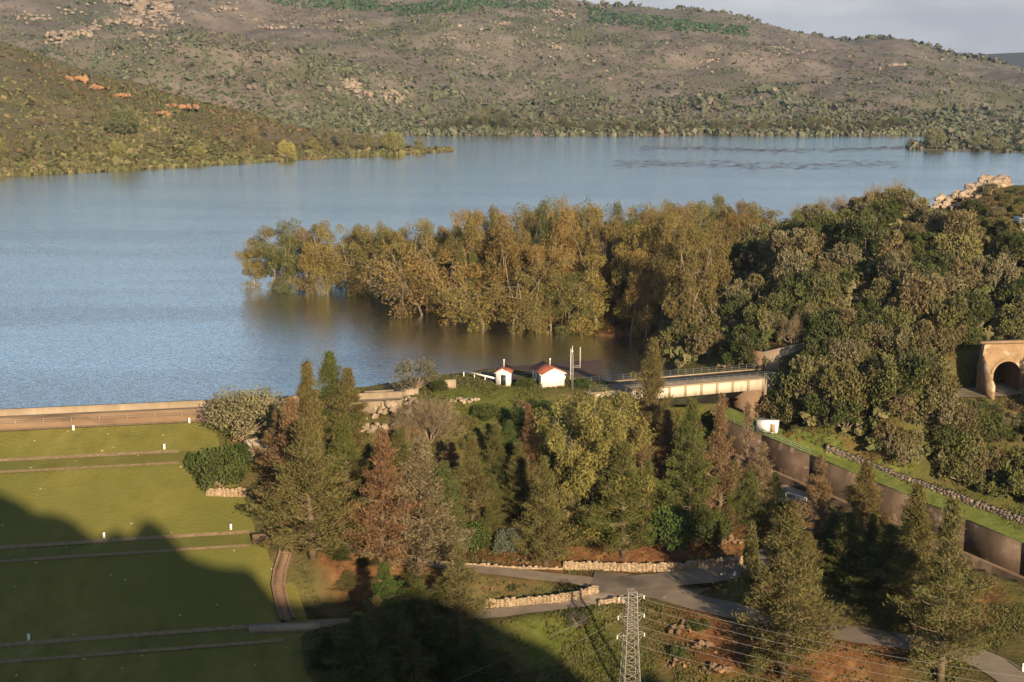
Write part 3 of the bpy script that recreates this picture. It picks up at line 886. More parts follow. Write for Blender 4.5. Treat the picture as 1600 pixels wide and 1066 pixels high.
def dpt(u, s, z):
    q = DO + DA * u + DN * s - DO
    return np.array([q[0], q[1], z])


M['damgrass'] = ramp_mat('dam_grass', [(.25, (.08, .080, .017)), (.45, (.13, .118, .025)), (.6, (.155, .138, .034)), (.75, (.20, .16, .062))], .35, detail=12, rough=.95, bump=.16, bscale=3.1, second=((.102, .104, .022), .035, .42, .62), stretch=(1, .55, 1))
# small pale stones lying in the turf
_nt = M['damgrass'].node_tree; _N, _L = _nt.nodes, _nt.links
_vo = _N.new('ShaderNodeTexVoronoi'); _vo.inputs['Scale'].default_value = .42
_tc = [n for n in _N if n.bl_idname == 'ShaderNodeTexCoord'][0]; _L.new(_tc.outputs['Object'], _vo.inputs['Vector'])
_mr = _N.new('ShaderNodeMapRange'); _mr.inputs['From Min'].default_value = .075; _mr.inputs['From Max'].default_value = .05
_L.new(_vo.outputs['Distance'], _mr.inputs['Value'])
_b = _nt.nodes['Principled BSDF']; _old = _b.inputs['Base Color'].links[0].from_socket
_mx = _N.new('ShaderNodeMix'); _mx.data_type = 'RGBA'; _mx.inputs['B'].default_value = (.36, .33, .24, 1)
_L.new(_mr.outputs['Result'], _mx.inputs['Factor']); _L.new(_old, _mx.inputs['A']); _L.new(_mx.outputs['Result'], _b.inputs['Base Color'])

sv = np.unique(np.round(np.r_[np.arange(0, DS[-1], 1.0), DS, DS[1:-1:2] + .02], 3))
rows_ = []
for s in sv:
    ue = float(dam_end(s)) + 2.2
    uu = np.linspace(-110, ue, 130)
    zz = np.interp(s, DS, DZ) + (fbm((uu + 3 * s) / 6, np.full_like(uu, s) / 6, 3, 5) * .12 if s > .5 else 0 * uu)
    rows_.append(np.stack([uu * DA[0] + s * DN[0], uu * DA[1] + s * DN[1], zz], 1))
V = np.vstack(rows_); nc = 130
i = (np.arange(len(sv) - 1)[:, None] * nc + np.arange(nc - 1)[None, :]).ravel()
link('grass_slope', mesh_np('grass_slope', V, np.stack([i, i + nc, i + nc + 1, i + 1], -1), M['damgrass'], smooth=True), dam)


def strip(name, s0, s1, z0, z1, u0, u1, mat, h=0.0, n=80, wob=.12):
    m = MB(); uu = np.linspace(u0, u1, n); w = fbm(uu / 3, uu * 0 + s0, 3, 2) * wob
    Lp = np.array([dpt(u, s0 + w[k], z0 + .05 + h) for k, u in enumerate(uu)]); Rp = np.array([dpt(u, s1 + w[k] * .6, z1 + .05 + h) for k, u in enumerate(uu)])
    m.ribbon(Rp, Lp)
    return m.build(name, mat, dam)


for k in range(3):
    s0, s1, z0, z1 = DS[1 + 2 * k], DS[2 + 2 * k], DZ[1 + 2 * k], DZ[2 + 2 * k]
    ue = float(dam_end(s0)) - (1 if k else 6)
    strip('drain_strip', s0 - .4, s0 + .25, z0 + .2, z0 - .05, -110, ue, M['gravel'], .03)
    strip('berm_edge', s1 - .4, s1 + .15, z1 + .1, z1 - .07, -110, ue, M['gravel'], .06)
ue0 = float(_bs[0][0]) + 30
sp_ = -4.5
while True:
    q = DO + DN * sp_; k = -(q[0] / (q[1] * cP - (4.25 - CAMZ) * sP) + 800 / F); q = q + DA * k * q[1]
    if proj((q[0], q[1], 4.25))[1] <= 641: break
    sp_ -= .05
strip('crest_shoulder', -4.0, -.15, 3.35, 2.36, -110, ue0 - 24, M['crest'], 0, wob=.05)
strip('crest_road', sp_ + .2, -3.9, 3.33, 3.33, -110, ue0, M['asphalt'], 0, wob=0)
strip('kerb', -.4, .2, 2.50, 2.36, -110, ue0 - 30, M['gravel'], 0, wob=.05)
m = MB(); c = dpt((ue0 - 110) / 2, sp_ - .2, 0)
m.box(c + [0, 0, 2.6], (ue0 + 110, .5, 3.2), math.atan2(DA[1], DA[0]))
m.build('parapet_wall', M['concrete'], dam)
m = MB(); m.box(c + [0, 0, 4.25], (ue0 + 110, .62, .1), math.atan2(DA[1], DA[0])); m.build('parapet_coping', M['concrete'], dam)
m = MB()
for u in np.arange(-110, ue0 - 28, 4.0):
    m.box(dpt(u, -1.4, 3.1), (.06, .06, 1.1))
m.build('railing_post', M['metal'], dam)['kind'] = 'stuff'
m = MB(); m.tube([dpt(-110, -1.4, 3.62), dpt(ue0 - 29, -1.4, 3.62)], .02, 5); m.build('railing_bar', M['metal'], dam)
m = MB(); m.tube([dpt(-110, -1.4, 3.2), dpt(ue0 - 29, -1.4, 3.2)], .02, 4); m.build('railing_wire', M['railing'], dam)

# white survey posts on the turf
for x, y, lab in [(115, 672, 'white survey post just below the crest road, far left'), (296, 662, 'white survey post below the crest road beside the olive tree'), (257, 703, 'white survey post just above the upper berm'),
                  (163, 842, 'white survey post on the middle berm, left one'), (361, 828, 'white survey post on the middle berm near its end'), (45, 1000, 'white survey post in shade on the lowest berm')]:
    h = hit(x, y); m = MB(); m.box((0, 0, .25), (.27, .27, .8)); m.box((0, 0, .68), (.32, .32, .07))
    o = m.build('survey_post', M['white'], None, h); tag(o, lab, 'post', 'white survey posts on the dam')

# paved bank behind the huts
m = MB(); Lp, Rp = [], []
for a, b in [((520, 617), (520, 626)), ((565, 608), (565, 622)), ((640, 596), (640, 614)), ((700, 587), (700, 607)), ((760, 575.5), (760, 603)), ((830, 569), (830, 602)), ((900, 563), (900, 602)), ((940, 561), (940, 597))]:
    p = P(*a, -.15); q = P(*b, 2.6); q[2] = max(float(zat(q[0], q[1])) + .22, 1.2); Lp.append(p); Rp.append(q)
Lp, Rp = np.array(Lp), np.array(Rp)
for k in range(6):
    A = Lp + (Rp - Lp) * k / 6; B = Lp + (Rp - Lp) * (k + 1) / 6
    for Q, f in ((A, k / 6), (B, (k + 1) / 6)):
        Q[:, 2] = np.maximum(Q[:, 2], zat(Q[:, 0], Q[:, 1]) + .12)
    m.ribbon(A, B)
o = m.build('paved_bank', M['redbank']); tag(o, 'reddish asphalt bank sloping into the lake behind the white huts', 'bank', kind='structure')

# ------------------------------------------------------------------ roads
def ribbon_road(name, pts, hw, mat, lift=.0, seed=0):
    t = np.gradient(pts[:, :2], axis=0); t /= np.linalg.norm(t, axis=1)[:, None]
    nrm = np.c_[-t[:, 1], t[:, 0], 0 * t[:, 0]]
    m = MB(); w = hw + fbm(np.arange(len(pts)) / 4., np.zeros(len(pts)), 3, seed) * .35
    prev = None
    for k in np.linspace(-1, 1, 7):
        Q = pts + nrm * (w * k)[:, None]; Q[:, 2] = np.maximum(pts[:, 2] + .02, zat(Q[:, 0], Q[:, 1]) + .03) + lift
        if prev is not None: m.ribbon(prev, Q)
        prev = Q
    o = m.build(name, mat, smooth=True); o['kind'] = 'structure'
    return o


ribbon_road('track', *ROADS['upper'], M['dirtroad'])
ribbon_road('road', *ROADS['right'], M['asphalt'], .012, 1)
ribbon_road('road', *ROADS['lower'], M['asphalt'], .024, 2)
ribbon_road('track', *ROADS['track'], M['dirtroad'], .036, 3)
ribbon_road('road_junction', road_pts([(925, 907, -16.6), (985, 914, -16.9), (1050, 922, -17.0), (1085, 934, -17.3)]), 3.9, M['asphalt'], .05, 7)
ribbon_road('road', *ROADS['tunnel'], M['dirtroad'], .0, 4)


# ------------------------------------------------------------------ stone walls made of laid stones
def stone_wall(pix, height, lab, thick=.5, zoff=0.0, seed=0):
    r = np.random.default_rng(seed)
    pts = np.array([hit(*a) for a in pix]); d = np.r_[0, np.cumsum(np.linalg.norm(np.diff(pts[:, :2], axis=0), axis=1))]
    root = empty('stone_wall', pts[0]); tag(root, lab, 'wall')
    core, st = MB(), MB()
    n = max(2, int(d[-1] / .5)); t = np.linspace(0, d[-1], n)
    C = np.stack([np.interp(t, d, pts[:, i]) for i in range(3)], 1) - pts[0]
    C[:, 2] += zoff
    for k in range(n - 1):
        mid = (C[k] + C[k + 1]) / 2; dl = C[k + 1] - C[k]; rz = math.atan2(dl[1], dl[0])
        core.box(mid + [0, 0, height / 2 - .35], (np.linalg.norm(dl[:2]) + .05, thick * .7, height + .5), rz)
        z = 0.0
        while z < height - .05:
            hh = r.uniform(.22, .38)
            st.box(mid + [r.uniform(-.16, .16), r.uniform(-.06, .06), z + hh / 2 - r.uniform(0, .08)], (r.uniform(.3, .66), thick * r.uniform(.85, 1.15), hh * r.uniform(.8, 1.0)), rz + r.uniform(-.14, .14))
            z += hh
    core.build('wall_core', M['plinth'], root)
    st.build('wall_stones', M['rubble'] if 'rubble' in lab else M['stonewall'], root, kind='stuff')
    return root


stone_wall([(880, 889), (940, 891), (1010, 893), (1070, 892)], 1.15, 'long pale stone retaining wall above the road junction', seed=1)
stone_wall([(1070, 892), (1110, 888), (1160, 882)], 1.25, 'stone wall end beside the slim cypress above the road', seed=2)
stone_wall([(757, 951), (800, 949), (850, 944), (900, 937), (934, 927)], 1.2, 'pale stone wall below the grass bank by the lower track', seed=3)
stone_wall([(935, 946), (955, 943), (976, 943)], .7, 'short broken stone wall behind the lattice pylon', seed=4)
stone_wall([(322, 775), (350, 776), (384, 774)], 1.0, 'low stone wall under the dark green bushes on the dam', seed=5)
stone_wall([(692, 880), (760, 886), (830, 890), (878, 891)], .32, 'low line of kerb stones along the dirt track', .35, seed=6)
stone_wall([(1290, 702), (1340, 722), (1400, 746), (1470, 772), (1540, 797), (1600, 818), (1680, 850)], .75, 'dry-stone rubble drain along the grass above the chute', 1.1, seed=7)

# ------------------------------------------------------------------ staircase down the dam's groin
root = empty('stone_staircase', hit(445, 860)); tag(root, 'narrow concrete staircase descending along the right end of the dam', 'staircase')
sp = [hit(x, y) for x, y in ((448, 852), (446, 870), (438, 895), (435, 920), (440, 945), (450, 975))]
sp = np.array(sp); d = np.r_[0, np.cumsum(np.linalg.norm(np.diff(sp[:, :2], axis=0), axis=1))]
m, m2 = MB(), MB(); n = 46; base = np.array(root.location)
C = np.stack([np.interp(np.linspace(0, d[-1], n), d, sp[:, i]) for i in range(3)], 1); C[:, 2] = surf(C[:, 0], C[:, 1])
C -= base
for k in range(n - 1):
    dl = C[k + 1] - C[k]; rz = math.atan2(dl[1], dl[0])
    m.box(C[k] + [0, 0, .1], (np.linalg.norm(dl[:2]) * .8, 1.2, .5), rz)
for sgn in (-1, 1):
    t = np.gradient(C[:, :2], axis=0); t /= np.linalg.norm(t, axis=1)[:, None]
    Q = C + np.c_[-t[:, 1], t[:, 0], 0 * t[:, 0]] * sgn * .62
    w = MB(); w.ribbon(Q + [0, 0, .6], Q + np.c_[-t[:, 1], t[:, 0], 0 * t[:, 0]] * sgn * .3 + [0, 0, .6]); w.ribbon(Q + [0, 0, -.6], Q + [0, 0, .6])
    w.ribbon(Q + np.c_[-t[:, 1], t[:, 0], 0 * t[:, 0]] * sgn * .3 + [0, 0, .6], Q + np.c_[-t[:, 1], t[:, 0], 0 * t[:, 0]] * sgn * .3 + [0, 0, -.6])
    w.build('side_wall', M['brownwall'], root)
m.build('steps', M['brownwall'], root, kind='stuff')
h = hit(418, 846); m = MB(); m.box((0, 0, .3), (4.0, .7, 1.5), .1); o = m.build('drain_headwall', M['brownwall'], None, h); tag(o, 'small brown concrete headwall where the middle berm ends', 'headwall')
h = hit(445, 985); m = MB(); m.box((0, 0, .2), (9.0, 1.4, .9), .12); o = m.build('culvert_slab', M['concrete'], None, h); tag(o, 'concrete slab bridging the drain at the end of the lowest berm', 'slab')

# ------------------------------------------------------------------ bridge and abutments
def bp(px, py, z=3.0): return P(px, py, z)


B0, B1 = bp(930, 614.5), bp(1195, 591.5)
bd = (B1 - B0); bd[2] = 0; BL = float(np.linalg.norm(bd)); bd /= BL
bn = np.array([-bd[1], bd[0], 0]); brz = math.atan2(bd[1], bd[0])
bridge = empty('road_bridge', B0, brz); tag(bridge, 'concrete road bridge with pale panelled girder over the spillway', 'bridge')
m = MB(); m.box((BL / 2 + 2, 3.2, -.12), (BL + 6, 6.2, .22)); m.build('deck', M['asphalt'], bridge)
m = MB(); m.box((BL / 2, .12, -.95), (BL, .34, 1.85)); m.build('girder', M['girder'], bridge)
m = MB(); m.box((BL / 2, 6.1, -.95), (BL, .34, 1.85)); m.build('girder', M['girder'], bridge)
m = MB(); m.box((BL / 2 + 1, -.02, .06), (BL + 4, .5, .2)); m.build('edge_beam', M['concrete'], bridge)
m = MB(); m.box((BL / 2 + 1, 6.15, .14), (BL + 4, .3, .2)); m.build('kerb', M['concrete'], bridge)
sm = None
for k in range(10):
    x = BL - .25 - k * 2.92
    if x < 0: break
    if sm is None:
        mm = MB(); mm.box((0, -.1, -.95), (.42, .2, 1.75)); so = mm.build('stiffener', M['concrete'], bridge); sm = so.data; so.location = (x, 0, 0)
    else:
        so = link('stiffener', sm, bridge, (x, 0, 0))
for yy, nm in ((-.05, 'railing'), (6.15, 'railing')):
    m = MB()
    for x in np.arange(-1, BL + 5, 1.45): m.box((x, yy, .68), (.045, .045, 1.05))
    for z in (.45, .8, 1.18): m.tube([(-1, yy, z), (BL + 5, yy, z)], .02, 4)
    m.build(nm, M['railing'], bridge)
# piers / abutment walls
pb = P(1172, 668, -3.3)
root = empty('bridge_abutment', B1 + [0, 0, 0], brz); tag(root, 'brown concrete abutment carrying the right end of the bridge', 'abutment')
m = MB(); m.box((-2.0, 3.2, -5.4), (3.7, 6.6, 7.0)); m.build('pier', M['brownwall'], root)
m = MB(); m.box((2.2, 3.1, -4.2), (3.9, 6.9, 8.2)); m.build('abutment_wall', M['concrete'], root)
m = MB(); m.box((7.0, 3.3, -.22), (13.5, 7.4, .34)); m.build('approach_slab', M['dirtroad'], root)
m = MB()
for x in np.arange(0, 13, 1.45): m.box((x, -.35, .5), (.06, .06, 1.0))
for z in (.4, .95): m.tube([(0, -.35, z), (13, -.35, z)], .03, 4)
m.build('railing', M['railing'], root)
# retaining wall behind the road bend, wedge-topped
w0, w1 = P(1189, 579, 3.0), P(1296, 574, 3.4)
wd = w1 - w0; wl_ = float(np.linalg.norm(wd[:2])); wrz = math.atan2(wd[1], wd[0])
root = empty('retaining_wall', w0, wrz); tag(root, 'tan concrete retaining wall with sloping top beyond the bridge end', 'wall')
m = MB(); m.hexa(np.array([(0, 0, -1.5), (wl_, 0, -1.5), (wl_, .8, -1.5), (0, .8, -1.5), (0, 0, 2.9), (wl_, 0, 5.6), (wl_, .8, 5.6), (0, .8, 2.9)], float)); m.build('wall_face', M['concrete'], root)
m = MB(); m.hexa(np.array([(-.1, -.12, 2.9), (wl_, -.12, 5.6), (wl_, .92, 5.6), (-.1, .92, 2.9), (-.1, -.12, 3.1), (wl_, -.12, 5.8), (wl_, .92, 5.8), (-.1, .92, 3.1)], float)); m.build('wall_coping', M['concrete'], root)
m = MB(); m.box((-.6, 1.4, .9), (1.0, 3.6, 4.6), .5); m.build('wall_buttress', M['brownwall'], root)

# ------------------------------------------------------------------ spillway chute
root = empty('spillway_chute', CHT[0]); tag(root, 'concrete spillway chute with dark stained side wall running down to the right', 'spillway')
b0 = CHT[0]
n3 = np.array([CHN[0], CHN[1], 0])
pane = 0
for k in range(len(CHT) - 1):
    nseg = max(1, int(round(np.linalg.norm(CHT[k + 1] - CHT[k]) / 6.0)))
    for j in range(nseg):
        a = CHT[k] + (CHT[k + 1] - CHT[k]) * j / nseg; b = CHT[k] + (CHT[k + 1] - CHT[k]) * (j + 1) / nseg
        e = (b - a) / np.linalg.norm(b - a) * .025
        a2, b2 = a + e - b0, b - e - b0; off = n3 * 0
        m = MB(); m.hexa(np.array([a2 + off - [0, 0, CHD + .6], b2 + off - [0, 0, CHD + .6], b2 - n3 * .6 - [0, 0, CHD + .6], a2 - n3 * .6 - [0, 0, CHD + .6], a2 + off, b2 + off, b2 - n3 * .6, a2 - n3 * .6]))
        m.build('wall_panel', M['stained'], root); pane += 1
m = MB(); fl = CHT - b0 - [0, 0, CHD]
m.ribbon(fl + n3 * 9.2, fl + n3 * -.1); m.build('chute_floor', M['brownwall'], root)
nw = CHT - b0 + n3 * 9.3 - [0, 0, 1.2]
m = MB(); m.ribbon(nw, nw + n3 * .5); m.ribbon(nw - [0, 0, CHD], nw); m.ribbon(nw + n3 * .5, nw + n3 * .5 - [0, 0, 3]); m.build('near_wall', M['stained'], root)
m = MB(); prev = None
tt = np.linspace(0, 1, 60)
TW = np.stack([np.interp(tt * _ct[-1], _ct, CHT[:, i]) for i in range(3)], 1)
for off in (.55, 1.6, 2.7, 3.9, 5.2, 6.2):
    Q = TW - n3 * off
    zz = np.maximum(TW[:, 2] - .1 + .12 * (off - .5), zat(Q[:, 0], Q[:, 1]) + .1) if off > .6 else TW[:, 2] - .1
    if off > 6: zz = zat(Q[:, 0], Q[:, 1]) - .4
    Q[:, 2] = zz + fbm(Q[:, 0] / 2, Q[:, 1] / 2, 2, 3) * .08
    if prev is not None: m.ribbon(Q - b0, prev - b0)
    prev = Q
bk = m.build('grass_bank', M['bankgrass'], root, smooth=True)
# pipe railing on top of the upper wall
m = MB()
for k, (a, b) in enumerate(zip(CHT[:2], CHT[1:3])):
    for t in np.linspace(0, 1, 6): m.box(a + (b - a) * t - b0 + [0, 0, .5] - n3 * .3, (.06, .06, 1.0))
for z in (.3, .65, 1.0): m.tube([CHT[0] - b0 + [0, 0, z] - n3 * .3, CHT[1] - b0 + [0, 0, z] - n3 * .3, CHT[2] - b0 + [0, 0, z] - n3 * .3], .035, 4)
m.build('pipe_railing', M['pipe'], root)

# white kiosk at the head of the chute
kb = P(1193, 676, -3.5) - n3 * .2
kb = kb - np.array([CHN[0], CHN[1], 0]) * 1.4; kb[2] = -3.6
root = empty('white_kiosk', kb, -.42); tag(root, 'small flat-roofed white kiosk at the head of the chute wall', 'kiosk')
m = MB(); m.box((0, 0, .85), (3.3, 1.7, 1.7)); m.build('wall', M['white'], root)
m = MB(); m.box((0, 0, 1.76), (3.5, 1.9, .1)); m.build('roof', M['white'], root)
m = MB(); m.box((1.0, -.87, .8), (.8, .05, 1.4)); m.build('door', M['plinth'], root)
m = MB(); m.box((.52, -.89, .85), (.14, .08, 1.6)); m.box((1.48, -.89, .85), (.14, .08, 1.6)); m.build('door_frame', M['white'], root)
# white handrail on the road by the chute
a, b = hit(1226, 778), hit(1262, 789)
root = empty('roadside_rail', a); tag(root, 'short white handrail beside the road near the chute', 'railing')
m = MB(); m.tube([np.array((0, 0, .9)), b - a + [0, 0, .9]], .07, 5); m.build('rail_bar', M['white'], root)
for t in (0.05, .5, .95):
    m = MB(); q = (b - a) * t; m.box(q + [0, 0, .4], (.1, .1, .9)); m.build('rail_post', M['white'], root)
a, b = P(722, 596, 2.2), P(778, 603, 2.9)
a[2], b[2] = float(zat(a[0], a[1])) + .3, float(zat(b[0], b[1])) + .3
root = empty('bank_rail', a); tag(root, 'low white guard rail on the bank left of the small hut', 'railing')
m = MB(); m.box((b - a) / 2 + [0, 0, .75], (float(np.linalg.norm((b - a)[:2])), .1, .28), math.atan2((b - a)[1], (b - a)[0])); m.build('rail_bar', M['white'], root)
for t in (.05, .35, .65, .95):
    m = MB(); m.box((b - a) * t + [0, .08, .2], (.12, .1, 1.1)); m.build('rail_post', M['white'], root)

# ------------------------------------------------------------------ tunnel portal
pc = P(1571, 611, 3.0)
root = empty('tunnel_portal', pc, math.radians(8)); tag(root, 'tan concrete tunnel portal with round arch at the foot of the hill', 'tunnel portal')
R_, HS = 2.35, 2.6
th = np.linspace(0, math.pi, 17)
arch = [(-R_, 0)] + [(-R_ * math.cos(t), HS + R_ * math.sin(t)) for t in th] + [(R_, 0)]
outer = [(-4.6, 0)] + [(-4.6 + 9.2 * (k / 16), 8.0 if 1 < k < 15 else (HS + 1.5 if k in (0, 16) else 8.0)) for k in range(17)] + [(4.6, 0)]
m = MB()
A = np.array([(x, 0, z) for x, z in arch]); O = np.array([(x, 0, z) for x, z in outer])
m.ribbon(A, O); m.ribbon(O, O + [0, 1.0, 0]); m.build('portal_wall', M['portal'], root)
m = MB(); m.ribbon(A + [0, 14, 0], A - [0, .02, 0]); m.build('tunnel_lining', M['brownwall'], root)
m = MB(); r2 = R_ + .45
A2 = np.array([(-r2, -.15, 0)] + [(-r2 * math.cos(t), -.15, HS + r2 * math.sin(t)) for t in th] + [(r2, -.15, 0)]); A1 = A - [0, .15, 0]
m.ribbon(A1, A2); m.ribbon(A2, A2 + [0, .16, 0]); m.ribbon(A, A1); m.build('arch_ring', M['portal'], root)
m = MB(); m.box((0, .2, 8.15), (9.8, 1.6, .35)); m.build('portal_coping', M['portal'], root)
m = MB(); m.hexa(np.array([(-4.6, -4.5, -1.5), (-4.1, -4.5, -1.5), (-4.1, .3, -1.5), (-4.6, .3, -1.5), (-4.6, -4.5, 2.0), (-4.1, -4.5, 2.0), (-4.1, .3, 6.2), (-4.6, .3, 6.2)], float)); m.build('wing_wall', M['portal'], root)
m = MB(); m.box((0, 7, 0.02), (4.8, 15, .1)); m.build('tunnel_floor', M['dirtroad'], root)
m = MB(); m.box((0, 14.2, 2.5), (5.2, .2, 6.0)); m.build('tunnel_dark_panel', M['dark'], root)  # near-black panel closes the bore, standing for its unlit depth
# white building cut by the right edge of the frame
p = hit(1602, 381) - np.array([0, 0, .4])
root = empty('white_building', p); tag(root, 'white building corner showing at the right edge among the hill trees', 'building')
m = MB(); m.box((2.2, 2, 2.3), (6, 5, 4.6)); m.build('wall', M['white'], root)
m = MB(); m.box((2.2, 2, 4.72), (6.2, 5.2, .22)); m.build('roof', M['white'], root)
m = MB(); m.box((2.2, -.52, 2.6), (1, .06, 1.2)); m.build('window', M['glass'], root)


# ------------------------------------------------------------------ white houses
def gable_house(name, loc, rz, W, Ln, H, G, lab, plinth=.7, mast=1.2):
    """gable wall faces local -Y; origin at the middle of the gable wall's foot"""
    root = empty(name, loc, rz); tag(root, lab, 'house')
    w = W / 2
    m = MB(); f = [(-w, 0, plinth), (w, 0, plinth), (w, 0, H), (0, 0, H + G), (-w, 0, H)]
    bk = [(x, Ln, z) for x, y, z in f]; Vv = np.array(f + bk, float)
    m.add(Vv, [[0, 4, 9, 5], [1, 6, 7, 2], [0, 5, 6, 1]], [[0, 1, 2], [0, 2, 3], [0, 3, 4], [5, 7, 6], [5, 8, 7], [5, 9, 8]]); m.build('wall', M['white'], root)
    m = MB(); m.box((0, Ln / 2, plinth / 2 - .6), (W + .12, Ln + .12, plinth + 1.2)); m.build('plinth', M['plinth'], root)
    rf = None
    for sg in (-1, 1):
        m = MB(); ov = .28; k = G / w
        e = (sg * (w + ov), H - ov * k)
        p = [(e[0], -ov, e[1] + .02), (0, -ov, H + G + .02), (0, Ln + ov, H + G + .02), (e[0], Ln + ov, e[1] + .02)]
        m.hexa(np.array(p + [(x, y, z + .14) for x, y, z in p], float)); o = m.build('roof', M['roof'], root); rf = rf or o
        m = MB(); q = [(e[0], -ov - .03, e[1] - .1), (0, -ov - .03, H + G - .1), (0, -ov, H + G - .1), (e[0], -ov, e[1] - .1)]
        m.hexa(np.array(q + [(x, y, z + .14) for x, y, z in q], float)); m.build('verge_board', M['white'], root)
    m = MB(); m.tube([(0, Ln * .35, H + G), (0, Ln * .35, H + G + mast)], .06, 5); m.box((0, Ln * .35, H + G + mast), (.2, .2, .2)); m.build('vent_pipe', M['white'], rf)
    return root


h1 = hit(786, 604.5); h1 = P(786, 604.0, h1[2])
hut = gable_house('small_hut', P(786, 604.0, 2.9), math.radians(-9), 2.35, 2.8, 2.35, .62, 'tiny white gabled hut with red roof and dark doorway', .35, 1.3)
m = MB(); m.box((.05, -.03, 1.05), (.82, .06, 1.8)); m.build('door', M['dark'], hut)
m = MB(); m.box((.05, -.06, 2.0), (.95, .08, .1)); m.box((-.42, -.06, 1.05), (.08, .08, 1.9)); m.box((.52, -.06, 1.05), (.08, .08, 1.9)); m.build('door_frame', M['white'], hut)
hs = gable_house('white_house', P(865, 611.5, 2.6), math.radians(19.5), 3.75, 4.9, 3.0, .85, 'larger white house with hipped red tile roof and satellite dish', .85, 1.2)
for y0, nm in ((1.1, 'window'), (3.7, 'window')):
    m = MB(); m.box((-1.895, y0, 1.95), (.05, .8, 1.1)); w_ = m.build(nm, M['glass'], hs)
    m = MB(); m.box((-1.92, y0, 2.53), (.08, .95, .07)); m.box((-1.92, y0, 1.37), (.1, .95, .07)); m.box((-1.92, y0 - .44, 1.95), (.08, .07, 1.1)); m.box((-1.92, y0 + .44, 1.95), (.08, .07, 1.1)); m.build('window_frame', M['white'], w_)
m = MB(); m.box((-1.9, 2.3, 1.75), (.06, .85, 1.8)); m.build('door', M['dark'], hs)
# satellite dish on the gable wall
m = MB(); rr_, aa = np.linspace(.02, .42, 5), np.linspace(0, 2 * math.pi, 17)[:-1]
pv = np.array([(r * math.cos(a), -.25 + .5 * r * r - .1, r * math.sin(a)) for r in rr_ for a in aa]) + [1.55, 0, 2.25]
q = np.array([[i * 16 + j, i * 16 + (j + 1) % 16, (i + 1) * 16 + (j + 1) % 16, (i + 1) * 16 + j] for i in range(4) for j in range(16)])
m.add(pv, q); m.tube([(1.55, -.3, 2.25), (1.55, 0, 2.1)], .04, 5); m.build('satellite_dish', M['white'], hs)

# antenna mast
mb_ = P(894, 612, 2.6)
root = empty('antenna_mast', mb_); tag(root, 'slender lattice antenna mast with whip aerials beside the white house', 'mast')
m = MB(); hM = 6.2
legs = [(.16, 0), (-.08, .14), (-.08, -.14)]
for a, b in legs: m.tube([(a, b, 0), (a, b, hM)], .035, 4)
for k in range(20):
    z0, z1 = k * hM / 20, (k + 1) * hM / 20
    for i in range(3): m.tube([(*legs[i], z0), (*legs[(i + 1) % 3], z1)], .02, 3)
m.build('lattice_mast', M['metal'], root)
m = MB(); m.tube([(0, 0, hM), (0, 0, hM + 1.4)], .035, 5); m.box((0, 0, hM + .5), (.22, .22, .22)); m.build('top_aerial', M['white'], root)
m = MB(); m.tube([(-.32, -.1, 2.0), (-.25, -.1, hM + 1.0)], .045, 5); m.tube([(-.3, -.1, 3), (0, 0, 3)], .03, 4); m.build('whip_aerial', M['white'], root)
m = MB(); m.tube([(.0, 0, 4.3), (1.25, 0, 4.35)], .035, 4); m.tube([(.0, 0, 4.0), (1.25, 0, 4.05)], .035, 4)
for k in range(5): m.tube([(.25 * k, 0, 4.0), (.25 * k + .2, 0, 4.33)], .02, 3)
m.build('side_arm', M['metal'], root)
m = MB(); m.tube([(1.25, 0, 4.0), (1.25, 0, 7.4)], .045, 5); m.build('whip_aerial', M['white'], root)

# ------------------------------------------------------------------ lattice pylon and its wires
pyb = P(984, 1088, -23.6); pyb[2] = float(zat(pyb[0], pyb[1])) - .2
ztop = PY(984, 923, pyb[1])[2]; HP = ztop - pyb[2]
root = empty('lattice_pylon', pyb, math.radians(12)); tag(root, 'steel lattice electricity pylon rising from the grass slope', 'pylon')


def half(z): return np.interp(z, [0, HP * .62, HP], [1.15, .72, .56])


for sx in (-1, 1):
    for sy in (-1, 1):
        m = MB(); zs = np.linspace(0, HP, 9); m.tube([(sx * half(z), sy * half(z), z) for z in zs], .06, 4); m.build('leg', M['metal'], root)
lv = np.r_[np.linspace(0, HP * .62, 8), np.linspace(HP * .62, HP, 9)[1:]]
for fc in range(4):
    m = MB()
    for z0, z1 in zip(lv[:-1], lv[1:]):
        for sg in (-1, 1):
            a0, a1 = half(z0), half(z1)
            p, q = (sg * a0, -a0, z0), (-sg * a1, -a1, z1)
            c, s = [(1, 0), (0, 1), (-1, 0), (0, -1)][fc]
            m.tube([(p[0] * c - p[1] * s, p[0] * s + p[1] * c, p[2]), (q[0] * c - q[1] * s, q[0] * s + q[1] * c, q[2])], .03, 3)
        h_ = [(-a1, -a1, z1), (a1, -a1, z1)]
        m.tube([(p[0] * c - p[1] * s, p[0] * s + p[1] * c, p[2]) for p in h_], .032, 3)
    m.build('bracing', M['metal'], root)
tips = []
for k, z in enumerate((HP * .955, HP * .78, HP * .60)):
    for sx in (-1, 1):
        m = MB(); h_ = half(z); tip = np.array((sx * (h_ + 1.05), 0, z - .05))
        for sy in (-1, 1):
            m.tube([(sx * h_, sy * h_, z), tip], .05, 3); m.tube([(sx * half(z - .8), sy * half(z - .8), z - .8), tip], .04, 3)
        m.build('crossarm', M['metal'], root)
        i_ = MB()
        for j in range(4): i_.tube([tip + [0, 0, -.06 - .13 * j], tip + [0, 0, -.16 - .13 * j]], [.12, .05], 6)
        i_.build('insulator', M['insul'], root)
        tips.append(tip + [0, 0, -.6])
R2 = np.array([[math.cos(math.radians(12)), -math.sin(math.radians(12)), 0], [math.sin(math.radians(12)), math.cos(math.radians(12)), 0], [0, 0, 1]])
